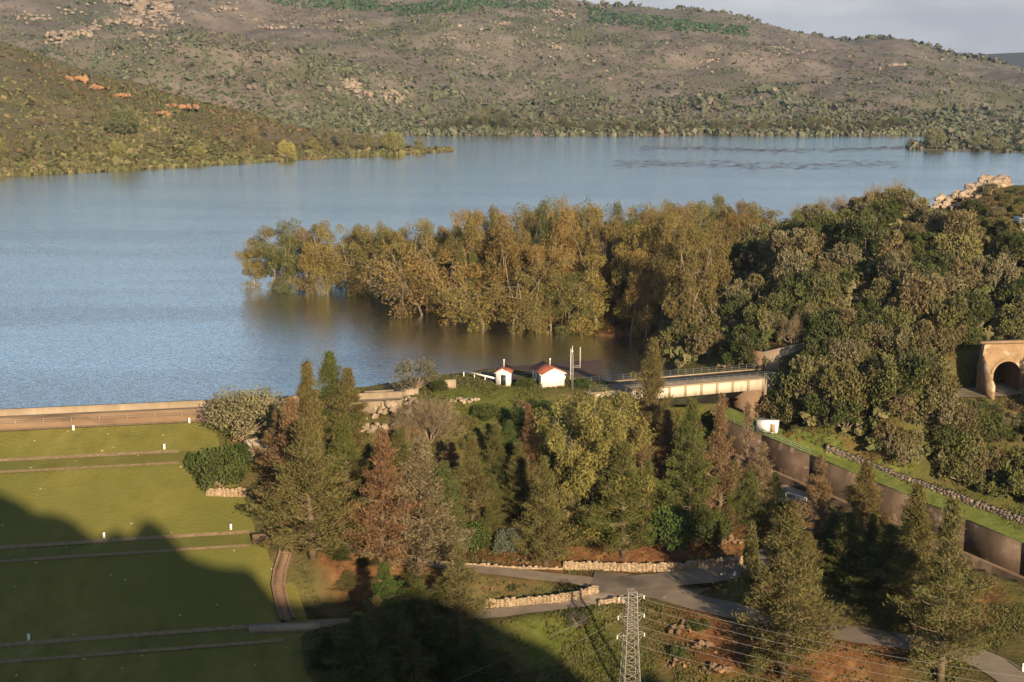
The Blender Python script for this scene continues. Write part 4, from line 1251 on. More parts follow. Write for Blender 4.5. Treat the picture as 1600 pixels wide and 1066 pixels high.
names = [('topmost', 'outer'), ('topmost', 'inner'), ('middle', 'outer'), ('middle', 'inner'), ('lowest', 'outer'), ('lowest', 'inner')]
for k, tp in enumerate(tips):
    a = pyb + R2 @ tp
    dx = [0, 1.2, 0, 1.2, 0, 1.2][k]
    for end, sag, lab in ((np.array((130 + dx * 3, 128 + dx, a[2] + 5.0 + dx)), 6.5, 'right'), (np.array((-70 - dx * 3, 108 + dx, a[2] - 1.0)), 5.0, 'left')):
        if lab == 'left' and k % 2: continue
        t = np.linspace(0, 1, 40)[:, None]
        pts = a + (end - a) * t; pts[:, 2] -= (4 * sag * t * (1 - t))[:, 0]
        m = MB(); m.tube(pts - a, .015 if lab == 'right' else .011, 4, cap=False)
        o = m.build('power_line', M['wire'], None, a)
        tag(o, '%s power cable strung from the pylon to the %s, %s of its pair' % (names[k][0], lab, names[k][1]), 'cable', 'cables strung from the pylon')

# little white marker cones on the verge
for k, (x, y, lab) in enumerate([(1106, 908, 'white marker cone on the grass verge, leftmost of three'), (1127, 904, 'white marker cone on the verge, middle of three'), (1148, 901, 'white marker cone on the verge nearest the cypress'), (1316, 851, 'white marker stone on the dark verge among the right-hand conifers')]):
    h = hit(x, y); m = MB(); m.tube([(0, 0, -.1), (0, 0, .2), (0, 0, .75)], [.34, .30, .06], 8); o = m.build('marker_cone', M['white'], None, h); tag(o, lab, 'marker', 'white marker cones on the verge')
h = hit(532 + 1066, 1052); m = MB(); m.box((0, 0, .5), (.22, .16, 1.4)); m.box((0, -.09, .95), (.2, .03, .25)); o = m.build('road_marker', M['white'], None, h); tag(o, 'white road marker post at the lower right corner', 'post')
h = P(619, 632, 1.0); m = MB(); m.box((0, 0, .6), (.34, .3, 1.9)); m.box((0, 0, 1.58), (.42, .38, .08)); o = m.build('white_pillar', M['white'], None, h); tag(o, 'short white pillar standing among the pale crag rocks', 'pillar')
# low concrete blocks and wall by the crag
for x, y, w, hh, lab in [(700, 607, 2.6, 1.3, 'tan concrete block end right of the round bush'), (592, 622, 4.6, 1.1, 'tan concrete parapet piece left of the silvery tree'), (640, 618, 2.8, 1.0, 'short tan parapet piece under the silvery tree')]:
    h = hit(x, y); m = MB(); m.box((0, 0, hh / 2 - .2), (w, .7, hh + .4), math.atan2(DA[1], DA[0])); m.box((0, 0, hh + .04), (w + .1, .8, .08), math.atan2(DA[1], DA[0])); o = m.build('concrete_block', M['concrete'], None, h); tag(o, lab, 'concrete block')

# near rocks
NEAR_ROCKS = [(610, 650, 5.0, 3.4, 'large pale limestone crag in front of the dam crest'), (640, 632, 3.6, 1.8, 'pale rocks right of the white pillar'), (640, 672, 3.5, 2.0, 'orange-stained rock below the pale crag'), (585, 676, 4.0, 2.2, 'orange rock ledge left under the pale crag'),
              (722, 628, 4.0, 1.2, 'pale rock ledge under the green lawn edge'), (402, 712, 2.6, 4.0, 'pale rock face beside the dark bushes on the dam'), (375, 690, 1.8, 1.6, 'brown boulder under the olive tree'),
              (1450, 595, 4.0, 2.2, 'orange broken boulders on the slope left of the tunnel'), (1425, 588, 2.4, 1.8, 'smaller orange rocks left of the broken boulders'), (1205, 478, 3.2, 2.4, 'reddish rock face on the lower hill'),
              (1262, 462, 2.6, 2.0, 'grey-pink rock between hillside olives'), (1540, 300, 6.0, 4.6, 'long pale rock rib on the hilltop'), (1500, 316, 6.0, 3.6, 'rock rib stepping down from the hilltop'), (1475, 330, 4.4, 2.6, 'lower end of the hilltop rock rib'),
              (1300, 385, 2.4, 1.4, 'orange bare rock in the hill clearing'), (1562, 294, 4.0, 4.0, 'hilltop boulder with a bush on top'), (1175, 566, 2.6, 2.0, 'orange rocks at the left end of the retaining wall'), (1135, 574, 2.0, 1.0, 'small orange rocks by the bridge railing'),
              (1540, 560, 2.4, 2.2, 'orange rocks left of the tunnel arch'), (1562, 500, 2.6, 2.6, 'orange rock face above the tunnel portal'), (1490, 505, 2.2, 1.8, 'orange rocks up the slope left of the portal'), (1545, 460, 1.8, 1.4, 'small orange rock among bushes above the portal'),
              (1312, 722, 1.8, .9, 'orange stones in the grass above the chute'), (1350, 730, 1.4, .7, 'yellow stones beside the rubble drain'), (865, 868, 2.2, .9, 'flat orange rock on the bank above the road'), (820, 880, 2.4, .8, 'orange rock at the foot of the bank'),
              (768, 926, 1.0, .8, 'rounded boulder on the grass beside the stone wall'), (1075, 985, 3.4, 1.6, 'orange rocky ground left of the dark bush below the road'), (1095, 1015, 3.4, 1.6, 'orange rocks on the slope right of the pylon'), (1120, 1050, 3.0, 1.5, 'orange boulders at the bottom edge right of the pylon'), (1060, 1040, 2.4, 1.0, 'small orange rocks just right of the pylon legs'),
              (1140, 850, 2.6, 1.6, 'orange earth bank left of the slim cypress'), (345, 768, 1.0, 1.2, 'tan block at the left end of the low wall')]
for k, (x, y, w, hh, lab) in enumerate(NEAR_ROCKS):
    p = hit(x, y)
    o = link('rock_outcrop', rock_mesh('rock_outcrop', 22 if w > 2 else 10, (w * 1.5, w * 1.0, hh * 1.1), M['palerock'] if ('hilltop' in lab or 'pale' in lab) else M['rock'], 300 + k, hh * .27), None, p - np.array([0, 0, hh * .25]))
    tag(o, lab, 'rock', 'rocks around the dam and the hill')

# ------------------------------------------------------------------ trees: prototypes
def unit(a): return a / (np.linalg.norm(a, axis=-1, keepdims=True) + 1e-9)


class Leaves:
    def __init__(s, r): s.r = r; s.c = []; s.d = []; s.l = []; s.w = []; s.v = []; s.k = []

    def add(s, c, d, l, w, v, k):
        s.c.append(c); s.d.append(d); s.l.append(l); s.w.append(w); s.v.append(v); s.k.append(k)

    def clump(s, c, rad, n, ln, wd, bias=(0, 0, .3), flat=1.0, shell=.55):
        r = s.r
        q = unit(r.normal(size=(n, 3))); rr = shell + (1 - shell) * r.random((n, 1)) ** .6
        pos = q * rr * np.array([rad, rad, rad * flat])
        d = unit(q * .7 + r.normal(size=(n, 3)) * .75 + np.array(bias))
        s.add(pos + c, d, ln * r.uniform(.6, 1.3, n), wd * r.uniform(.6, 1.3, n), np.clip(r.random() * .6 + r.random(n) * .4, 0, 1), np.full(n, r.random()) * .8 + r.random(n) * .2)

    def mesh(s, name, mat):
        c = np.vstack(s.c); d = np.vstack(s.d); l = np.concatenate(s.l)[:, None]; w = np.concatenate(s.w)[:, None]; v = np.concatenate(s.v); k = np.concatenate(s.k)
        b = unit(np.cross(d, s.r.normal(size=c.shape))); n_ = np.cross(d, b)
        a0, a1, a2, a3 = c - d * l * .5, c + b * w * .5 + n_ * w * .12, c + d * l * .5, c - b * w * .5 + n_ * w * .12
        V = np.stack([a0, a1, a2, a3], 1).reshape(-1, 3); n = len(c)
        return mesh_np(name, V, np.arange(n * 4).reshape(n, 4), mat, {'v': np.repeat(v, 4), 'w': np.repeat(k, 4)})


def conifer(seed, H=20.0, R=4.0, dens=1.0, ragged=.3, base=.06, bare=.0, pw=.85):
    r = np.random.default_rng(seed); lf = Leaves(r); tr, br = MB(), MB()
    lean = r.normal(0, .012, 2)
    axis = lambda t: np.array([lean[0] * H * t + .15 * math.sin(t * 5 + seed), lean[1] * H * t, H * t])
    tr.tube([axis(t) for t in np.linspace(-.03, .97, 8)], np.linspace(.36, .04, 8), 7)
    nb = int(104 * dens); gap = r.random(12); lob = r.random((9, 8))
    for k in range(nb):
        t = base + (1 - base) * ((k + r.random()) / nb) ** .9
        ph = k * 2.4 + r.normal(0, .5)
        prof = min(1.0, (1 - t) / .78) ** (pw + .42) * min(1, (t - base + .05) / .16 + .5) + .02
        L_ = R * prof * r.uniform(1 - ragged * 1.5, 1 + ragged * .7)
        sect = gap[int((ph % 6.283) / 6.283 * 6) + (6 if t > .5 else 0)]
        L_ *= .62 + .30 * sect + .46 * lob[int(t * 8.99), int((ph % 6.283) / 6.284 * 8)] ** 1.5
        el = r.uniform(.05, .45) + .5 * t
        d0 = np.array([math.cos(ph) * math.cos(el), math.sin(ph) * math.cos(el), math.sin(el)])
        p0 = axis(t); mid = p0 + d0 * L_ * .55; tip = p0 + d0 * L_ + np.array([0, 0, .10 * L_])
        br.tube([p0, mid, tip], [.06, .035, .012], 3, cap=False)
        if r.random() < bare * (1 if t < .5 else 1.6): continue
        nc = max(2, int(2 + L_ * 1.25)); hue = r.random()
        for j in range(nc):
            f = .36 + .68 * (j + r.random()) / nc
            c = (p0 + (mid - p0) * f * 1.8) if f < .55 else mid + (tip - mid) * (f - .55) / .45
            n = int(r.integers(38, 50)); sp = .25 + .105 * L_ * (1.15 - f)
            pos = c + r.normal(size=(n, 3)) * np.array([sp, sp, sp * .75])
            d = unit(d0 * .8 + np.array([0, 0, .55]) + r.normal(size=(n, 3)) * .55)
            lf.add(pos, d, r.uniform(.26, .62, n), r.uniform(.05, .12, n), np.clip(hue * .5 + r.random(n) * .5, 0, 1), np.clip(np.full(n, r.random()) * .75 + r.random(n) * .25, 0, 1))
    return (tr, M['bark']), (br, M['twig']), lf.mesh('crown', M['conifer'])


def cypress(seed, H=9.5, R=1.3):
    r = np.random.default_rng(seed); lf = Leaves(r); tr = MB()
    tr.tube([(0, 0, -.4), (0, 0, H * .9)], [.16, .03], 6)
    for k in range(300):
        t = r.random(); rad = R * min(1, t / .12 + .5) * (1 - t) ** .55 + .08
        ph = r.random() * 6.283; c = np.array([math.cos(ph) * rad * .8, math.sin(ph) * rad * .8, .3 + t * (H - .4)])
        n = 9; d = unit(np.array([math.cos(ph) * .35, math.sin(ph) * .35, 1]) + r.normal(size=(n, 3)) * .28)
        lf.add(c + r.normal(size=(n, 3)) * .17, d, r.uniform(.4, .8, n), r.uniform(.12, .2, n), r.random(n), np.full(n, r.random() * .6))
    return (tr, M['bark']), None, lf.mesh('crown', M['conifer'])


def euc(seed, H=18.0, R=4.5, clumps=26, leaves=230, ln=.46, wd=.165, lean=(0, 0), low=.30, cr=(1.1, 1.9), droop=-.5, mat='euc', forks=5):
    r = np.random.default_rng(seed); lf = Leaves(r); tr, br = MB(), MB()
    lean = np.array(lean); fork = H * r.uniform(.28, .4)
    tp = np.array([lean[0] * fork, lean[1] * fork, fork])
    tr.tube([(0, 0, -1.5), tp * .5 + np.r_[r.normal(0, .15, 2), 0], tp], [.26, .2, .16], 7)
    ends = []
    for k in range(forks):
        ph = k * 6.283 / forks + r.normal(0, .4); rad = R * r.uniform(.35, .85); hz = H * r.uniform(.68, .97)
        e = np.array([math.cos(ph) * rad + lean[0] * hz, math.sin(ph) * rad + lean[1] * hz, hz])
        m1 = tp + (e - tp) * .5 + np.array([math.cos(ph), math.sin(ph), 0]) * rad * .12
        tr.tube([tp, m1, e], [.13, .08, .03], 5, cap=False); ends.append((tp, m1, e))
    for k in range(clumps):
        tp0, m1, e = ends[k % forks]; f = r.uniform(low, 1.05)
        q = (tp0 + (m1 - tp0) * f * 2) if f < .5 else m1 + (e - m1) * (f - .5) * 2
        o = r.normal(size=3) * np.array([R * .36, R * .36, H * .06]); c = q + o
        if k % 3 == 0: c[2] = max(c[2] - H * r.uniform(.1, .55), H * .08)
        br.tube([q, (q + c) / 2 + [0, 0, .2], c], [.05, .035, .015], 3, cap=False)
        rad = r.uniform(*cr)
        lf.clump(c, rad, leaves, ln, wd, (0, 0, droop), flat=1.1, shell=.35)
    return (tr, M['palebark']), (br, M['palebark']), lf.mesh('crown', M[mat])


def shrub(seed, R=3.0, H=4.0, lobes=14, leaves=190, ln=.36, wd=.18, trunk=True, mat='shrub', open_=0.0):
    r = np.random.default_rng(seed); lf = Leaves(r); tr, br = MB(), MB()
    tr.tube([(0, 0, -.6), (.1, 0, H * .25), (.15, .1, H * .5)], [.22, .16, .08], 6)
    for k in range(lobes):
        ph = k * 2.4 + r.normal(0, .3); t = r.random() ** .7
        rad = R * (.25 + .62 * math.sqrt(max(0, 1 - t * t))) * r.uniform(.65, 1.08)
        c = np.array([math.cos(ph) * rad, math.sin(ph) * rad, H * (.26 + .58 * t) * r.uniform(.85, 1.1)])
        lr = R * r.uniform(.26, .42)
        br.tube([(0, 0, H * .15), c * [.5, .5, .6], c], [.09, .05, .015], 3, cap=False)
        if r.random() < open_: continue
        lf.clump(c, lr, leaves, ln, wd, (0, 0, .35), flat=.85, shell=.45)
    return (tr, M['bark']), (br, M['twig']), lf.mesh('crown', M[mat])


def bare_tree(seed, H=7.0, R=4.0, stems=7, mat='twig', levels=4, up=.8):
    r = np.random.default_rng(seed); tr, br = MB(), MB(); fine = Leaves(r)
    def grow(p, d, l, rad, lev):
        q = p + d * l
        (tr if lev >= levels - 1 else br).tube([p, (p + q) / 2 + r.normal(size=3) * l * .06, q], [rad, rad * .8, rad * .6], 4 if lev > 1 else 3, cap=False)
        if lev == 0:
            n = 7; fine.add(q + r.normal(size=(n, 3)) * l * .3, unit(d + r.normal(size=(n, 3)) * .5), r.uniform(.5, 1.1, n), np.full(n, .035), r.random(n), r.random(n)); return
        for k in range(3 if lev > 1 else 4):
            grow(p + (q - p) * r.uniform(.55, 1), unit(d + r.normal(size=3) * .48 + [0, 0, .12 * up]), l * r.uniform(.6, .85), rad * .6, lev - 1)
    for k in range(stems):
        ph = k * 6.283 / stems + r.normal(0, .3); sp = R / H * r.uniform(.3, 1.0)
        grow(np.array([0, 0, -.3]), unit(np.array([math.cos(ph) * sp, math.sin(ph) * sp, 1.0])), H * .36, .10, levels)
    return (tr, M[mat]), (br, M[mat]), fine.mesh('crown', M['drytwig'])


PROTO = {}


def proto(key, built, H, R):
    (tr, tm), b, crown = built
    fs = []
    if tr.q: fs.append(np.vstack(tr.q))
    if tr.t: fs.append(np.vstack(tr.t))
    trunk = mesh_np('trunk', np.vstack(tr.v), fs, tm, smooth=True)
    bm_ = None
    if b is not None:
        mb2, bmat = b
        bm_ = mesh_np('branches', np.vstack(mb2.v), [np.vstack(mb2.q)], bmat, smooth=True)
    PROTO[key] = (trunk, bm_, crown, H, R)


def plant(key, name, loc, H, R, color, label, cat='tree', group=None, rz=None, tilt=(0, 0)):
    trunk, bm_, crown, h0, r0 = PROTO[key]
    o = empty(name, loc, random.random() * 6.283 if rz is None else rz)
    o.rotation_euler[0], o.rotation_euler[1] = tilt
    o.scale = (R / r0, R / r0, H / h0)
    tag(o, label, cat, group)
    for nm, me in (('trunk', trunk), ('branches', bm_), ('crown', crown)):
        if me is None: continue
        c = link(nm, me, o)
        c.color = (*color, 1) if nm == 'crown' else (1, 1, 1, 1)
    return o


for k in range(6):
    proto('con%d' % k, conifer(40 + k, 20, 4.0, dens=[1.15, 1.25, 1.05, 1.2, 1.0, 1.2][k], ragged=[.3, .25, .4, .3, .45, .35][k], bare=[.02, 0, .1, .04, .22, .08][k], pw=[.62, .5, .72, .55, .66, .46][k]), 20, 4.0)
proto('thin', conifer(60, 16, 2.2, dens=.7, ragged=.5, bare=.3), 16, 2.2)
proto('cyp', cypress(3), 9.5, 1.3)
for k in range(6):
    ln = [(0, 0), (.12, -.05), (-.15, -.1), (.05, .1), (-.05, 0), (.2, -.15)][k]
    proto('euc%d' % k, euc(80 + k, 18, 4.5, clumps=[44, 38, 40, 48, 36, 40][k], lean=ln, low=.12), 18, 4.5)
proto('lean', euc(95, 14, 4.5, clumps=30, leaves=100, lean=(-.35, -.45), low=.1), 14, 4.5)
proto('bigeuc', euc(97, 24, 7.0, clumps=150, leaves=210, ln=.5, wd=.17, low=.05, cr=(1.0, 1.9), droop=-.75, forks=8), 24, 7.0)
for k in range(5):
    proto('shr%d' % k, shrub(120 + k, 3.0, 4.2, lobes=[14, 18, 12, 16, 20][k], open_=[0, .1, .2, 0, .05][k]), 4.2, 3.0)
proto('olive', shrub(140, 5.5, 8.0, lobes=42, leaves=120, ln=.5, wd=.2), 8.0, 5.5)
proto('dense', shrub(141, 4.0, 6.0, lobes=40, leaves=130, ln=.42, wd=.26), 6.0, 4.0)
proto('bare', bare_tree(150, 7.5, 5.0, stems=9), 7.5, 5.0)
proto('dead', bare_tree(151, 8.0, 3.0, stems=4, levels=4, mat='palebark'), 8.0, 3.0)
proto('silver', shrub(152, 4.0, 6.5, lobes=20, leaves=100, ln=.4, wd=.16, open_=.15), 6.5, 4.0)

GREEN, OLIVE, BROWN, RUST, TAN = (.112, .122, .040), (.150, .134, .050), (.205, .142, .068), (.20, .122, .068), (.215, .172, .098)
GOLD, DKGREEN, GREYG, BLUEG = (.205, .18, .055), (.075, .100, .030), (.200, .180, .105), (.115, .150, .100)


def at_base(px, base, top, hw, back=0.0):
    p = hit(px, base)
    if back: p = p + np.array([p[0] / p[1] * back, back, 0]); p[2] = float(surf(p[0], p[1]))
    zt = PY(px, top, p[1])[2]
    dist = p[1] * cP - (p[2] - CAMZ) * sP
    return p - np.array([0, 0, .25]), max(1.0, zt - p[2]), hw * dist / F


# (prototype, name, x, base y, top y, half width px, colour, label, depth nudge)
FG = [
    ('olive', 'olive_tree', 385, 690, 600, 66, GREYG, 'spreading grey-green olive tree at the right end of the dam crest', 0),
    ('dense', 'evergreen_bush', 345, 766, 693, 40, DKGREEN, 'dense dark green evergreen tree above the low wall on the dam', 0),
    ('dense', 'evergreen_bush', 312, 742, 702, 22, DKGREEN, 'small dark evergreen bush at the end of the upper berm', 0),
    ('dense', 'evergreen_bush', 372, 752, 690, 26, (.055, .075, .022), 'green evergreen bush beside the pale rock face', 2),
    ('con1', 'conifer', 484, 800, 566, 40, OLIVE, 'tall olive conifer, leftmost peak of the three against the lake', 6),
    ('con0', 'conifer', 517, 800, 549, 44, GREEN, 'tallest green conifer peak against the lake', 8),
    ('con3', 'conifer', 549, 800, 575, 40, OLIVE, 'tall conifer, right peak of the three against the lake', 6),
    ('con2', 'conifer', 462, 845, 618, 46, BROWN, 'brownish conifer with rusty sprays at the end of the middle berm', 2),
    ('con5', 'conifer', 486, 872, 655, 66, OLIVE, 'broad olive conifer in front beside the staircase', 0),
    ('con4', 'conifer', 440, 800, 640, 34, BROWN, 'ragged rust-flecked conifer behind the dark evergreen', 3),
    ('con3', 'conifer', 542, 838, 650, 44, GREEN, 'green conifer left of the rust-red conifer', 2),
    ('con2', 'conifer', 598, 890, 668, 54, RUST, 'rust-red conifer in the middle of the slope', 0),
    ('con0', 'conifer', 655, 905, 688, 62, TAN, 'broad greyish-brown conifer right of the rust-red one', 0),
    ('con1', 'conifer', 694, 868, 720, 38, GREEN, 'green conifer tucked behind the greyish-brown conifer', 3),
    ('con5', 'conifer', 628, 800, 668, 36, OLIVE, 'olive conifer below the orange rock ledge', 3),
    ('bare', 'bare_shrub', 672, 690, 614, 62, TAN, 'wide leafless grey-brown shrub under the green lawn', 0),
    ('bare', 'bare_shrub', 634, 705, 650, 34, TAN, 'smaller leafless shrub left of the wide leafless one', 0),
    ('con3', 'conifer', 738, 845, 682, 38, OLIVE, 'slim olive conifer left of the slope shadow', 0),
    ('con1', 'conifer', 773, 800, 662, 30, GREEN, 'slim green conifer below the small hut', 3),
    ('con4', 'conifer', 708, 800, 690, 28, BROWN, 'small brown conifer right of the leafless shrub', 4),
    ('con2', 'conifer', 825, 770, 628, 26, RUST, 'narrow rust-red conifer below the white house', 0),
    ('con1', 'conifer', 812, 830, 690, 30, GREEN, 'green conifer under the narrow rust-red one', 2),
    ('con0', 'conifer', 852, 884, 712, 40, OLIVE, 'olive conifer with bare trunk foot by the road bank', 0),
    ('bigeuc', 'eucalyptus', 925, 835, 592, 74, GOLD, 'large golden-olive eucalyptus with drooping foliage in the middle of the slope', 0),
    ('con4', 'conifer', 1000, 815, 655, 32, BROWN, 'brown sparse conifer behind the large eucalyptus', 2),
    ('con5', 'conifer', 972, 872, 690, 50, GREEN, 'broad green conifer in front of the large eucalyptus', 0),
    ('con0', 'conifer', 1014, 720, 528, 42, OLIVE, 'tall conifer rising above the left end of the bridge', 0),
    ('con3', 'conifer', 1038, 800, 640, 32, BROWN, 'brown-topped conifer just below the bridge girder', 2),
    ('con1', 'conifer', 1078, 845, 625, 42, GREEN, 'tall green conifer in front of the bridge girder', 0),
    ('con2', 'conifer', 1124, 835, 612, 36, BROWN, 'tall rusty conifer reaching up to the bridge girder', 0),
    ('thin', 'conifer', 1164, 790, 622, 22, TAN, 'thin half-dead conifer near the white kiosk', 0),
    ('con4', 'conifer', 1190, 800, 690, 32, TAN, 'pale brown conifer against the chute wall', 0),
    ('con1', 'conifer', 1165, 840, 730, 34, GREEN, 'green conifer left of the road handrail', 2),
    ('dense', 'evergreen_bush', 735, 862, 812, 34, DKGREEN, 'dark green bush on the bank left of the bluish bush', 0),
    ('dense', 'evergreen_bush', 793, 866, 822, 24, BLUEG, 'bluish-green rounded bush on the orange bank', 0),
    ('dense', 'evergreen_bush', 822, 866, 836, 18, DKGREEN, 'small dark bush right of the bluish bush', 0),
    ('dense', 'evergreen_bush', 1050, 862, 790, 44, DKGREEN, 'large dark green bush above the stone retaining wall', 0),
    ('dense', 'evergreen_bush', 1105, 850, 785, 36, (.06, .08, .025), 'green bush left of the orange earth bank', 0),
    ('dense', 'evergreen_bush', 1025, 850, 770, 30, DKGREEN, 'dark bush behind the large dark green bush', 5),
    ('cyp', 'cypress', 1172, 908, 815, 14, GREEN, 'slim upright cypress beside the stone wall end', 0),
    ('con1', 'conifer', 1222, 1058, 790, 70, (.135, .125, .045), 'big conifer in front right of the road junction', 0),
    ('con4', 'conifer', 1278, 860, 712, 38, BROWN, 'brownish conifer in front of the chute wall', 0),
    ('con3', 'conifer', 1346, 868, 722, 44, OLIVE, 'olive conifer right of the brownish one by the chute', 0),
    ('con0', 'conifer', 1425, 1000, 758, 56, (.14, .125, .045), 'tall olive conifer, back one of the pair at lower right', 3),
    ('con2', 'conifer', 1468, 1062, 775, 64, (.125, .125, .046), 'tall brownish conifer, front one of the pair at lower right', 0),
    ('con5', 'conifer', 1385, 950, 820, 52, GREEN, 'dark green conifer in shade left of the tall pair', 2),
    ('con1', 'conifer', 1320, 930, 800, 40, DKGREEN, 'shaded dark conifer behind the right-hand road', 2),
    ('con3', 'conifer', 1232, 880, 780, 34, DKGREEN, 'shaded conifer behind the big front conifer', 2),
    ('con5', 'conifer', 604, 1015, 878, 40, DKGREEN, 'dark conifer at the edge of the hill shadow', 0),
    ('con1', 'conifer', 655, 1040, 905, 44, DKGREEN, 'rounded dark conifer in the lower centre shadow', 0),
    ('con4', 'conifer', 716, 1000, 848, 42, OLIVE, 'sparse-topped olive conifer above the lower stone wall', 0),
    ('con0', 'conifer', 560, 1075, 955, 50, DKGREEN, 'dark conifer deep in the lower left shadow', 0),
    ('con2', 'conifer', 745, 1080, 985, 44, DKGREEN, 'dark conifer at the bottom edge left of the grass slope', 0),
    ('silver', 'silvery_tree', 650, 616, 556, 42, (.16, .145, .085), 'silvery ragged tree standing at the water end of the dam crest', 0),
    ('dense', 'evergreen_bush', 686, 612, 590, 14, (.05, .075, .02), 'round green bush right of the silvery tree', 0),
    ('dense', 'evergreen_bush', 820, 603, 588, 16, (.06, .085, .025), 'green bush between the small hut and the house', 0),
    ('dense', 'evergreen_bush', 909, 606, 588, 13, (.05, .08, .022), 'small green bush at the foot of the antenna mast', 0),
    ('silver', 'grey_bush', 903, 985, 952, 21, (.10, .10, .07), 'grey feathery bush on the slope left of the pylon', 0),
    ('shr1', 'shrub', 1090, 990, 962, 20, DKGREEN, 'dark shrub among the orange rocks below the road', 0),
    ('shr0', 'shrub', 1060, 1030, 1005, 16, (.07, .09, .03), 'green shrub on the orange slope right of the pylon', 0),
    ('shr2', 'shrub', 1175, 1055, 1020, 18, (.08, .09, .03), 'ragged shrub at the foot of the big front conifer', 0),
    ('shr3', 'shrub', 1120, 665, 640, 20, (.09, .11, .02), 'bright green shrub under the bridge', 0),
    ('dense', 'evergreen_bush', 760, 655, 628, 24, DKGREEN, 'dark bush on the shaded slope left under the small hut', 0),
    ('dense', 'evergreen_bush', 802, 664, 634, 24, DKGREEN, 'dark bush on the shaded slope under the small hut', 0),
    ('dense', 'evergreen_bush', 846, 650, 622, 22, DKGREEN, 'dark bush below the white house plinth', 0),
    ('shr1', 'shrub', 722, 668, 645, 22, OLIVE, 'olive shrub on the lawn edge right of the leafless shrub', 0),
    ('shr3', 'shrub', 785, 690, 660, 24, GREEN, 'green shrub down the slope below the small hut', 0),
    ('shr0', 'shrub', 745, 705, 675, 24, OLIVE, 'olive shrub midway down the slope below the lawn', 0),
    ('con3', 'conifer', 795, 760, 655, 26, DKGREEN, 'dark slim conifer on the slope below the small hut', 0),
    ('con0', 'conifer', 850, 760, 640, 28, DKGREEN, 'dark slim conifer on the slope below the white house', 0),
    ('shr2', 'shrub', 820, 640, 622, 16, BROWN, 'brown shrub in front of the bush between hut and house', 0),
    ('shr4', 'shrub', 1060, 690, 655, 26, GREEN, 'green shrub under the middle of the bridge', 0),
    ('shr0', 'shrub', 800, 925, 910, 9, (.07, .09, .03), 'tiny shrub on the grass bank above the lower wall', 0),
]
for key, nm, x, by, ty, hw, colr, lab, back in FG:
    p, H, R = at_base(x, by, ty, hw, back)
    cj = np.array(colr) * (1 + rng.normal(0, .06, 3)) * 1.0
    if key.startswith('con'): R *= 1.22
    plant(key, nm, p, H, R, cj, lab, 'bush' if 'bush' in nm or 'shrub' in nm else 'tree', 'trees and bushes on the slope below the dam')

# filler conifers and bushes standing between those, wherever the slope shows nothing but trees
fill = [(520, 855, 720, 30), (570, 850, 735, 30), (640, 850, 742, 34), (770, 845, 740, 26), (890, 850, 745, 30), (935, 862, 770, 28), (1010, 850, 720, 30), (1060, 800, 690, 30), (1105, 800, 690, 28), (1145, 845, 720, 26),
        (505, 830, 690, 34), (575, 868, 760, 34), (620, 872, 770, 36), (690, 866, 775, 34), (722, 830, 735, 30), (765, 868, 790, 26), (800, 815, 725, 28), (880, 815, 720, 30), (905, 872, 800, 26), (1010, 868, 790, 30), (1045, 830, 730, 32), (1095, 862, 800, 28), (1120, 868, 790, 26), (530, 905, 845, 30), (575, 930, 865, 32), (545, 960, 890, 30), (640, 960, 880, 34), (690, 985, 900, 36), (590, 1040, 930, 42), (690, 1070, 960, 46), (630, 1080, 975, 46), (790, 1085, 1015, 40), (510, 1070, 985, 40),
        (590, 800, 690, 26), (665, 790, 715, 28), (750, 790, 712, 24), (845, 790, 700, 24), (1135, 770, 680, 22), (1210, 830, 735, 26), (470, 780, 650, 30), (545, 790, 660, 30), (1300, 900, 800, 36), (1360, 905, 800, 36), (1260, 925, 830, 34), (1410, 925, 790, 34)]
for k, (x, by, ty, hw) in enumerate(fill):
    p, H, R = at_base(x, by, ty, hw, 2.0)
    plant('con%d' % (k % 6), 'conifer', p, H, R, np.array([GREEN, OLIVE, DKGREEN][k % 3]) * rng.uniform(.85, 1.1), '%s conifer %s' % (['green', 'olive', 'dark green'][k % 3], 'in the shaded hollow at lower centre' if by > 900 and x < 900 else ('behind the right-hand road' if x > 1200 else ('under the bridge end' if x > 990 else ('around the large eucalyptus' if x > 830 else ('below the huts' if x > 700 else ('beside the rust-red conifer' if x > 560 else 'in the cluster right of the dam')))))), 'tree', 'conifers filling the slope')

# ------------------------------------------------------------------ flooded eucalyptus wood on the spit
def px_poly(px, poly):
    xs = np.array([a for a, b in poly]); ys = np.array([b for a, b in poly])
    return np.interp(px, xs, ys)


WL = [(385, 447), (470, 457), (550, 462), (600, 474), (640, 490), (720, 505), (800, 519), (900, 522), (1000, 531), (1060, 552), (1110, 566)]   # waterline in the picture
TOPL = [(385, 372), (410, 352), (440, 347), (520, 350), (600, 352), (680, 348), (740, 330), (800, 318), (880, 304), (930, 316), (1000, 320), (1100, 316), (1200, 318), (1290, 318), (1400, 302)]
taken = []


def free(p, d):
    for q in taken:
        if (p[0] - q[0]) ** 2 + (p[1] - q[1]) ** 2 + (p[2] - q[2]) ** 2 < d * d: return False
    taken.append((p[0], p[1], p[2])); return True


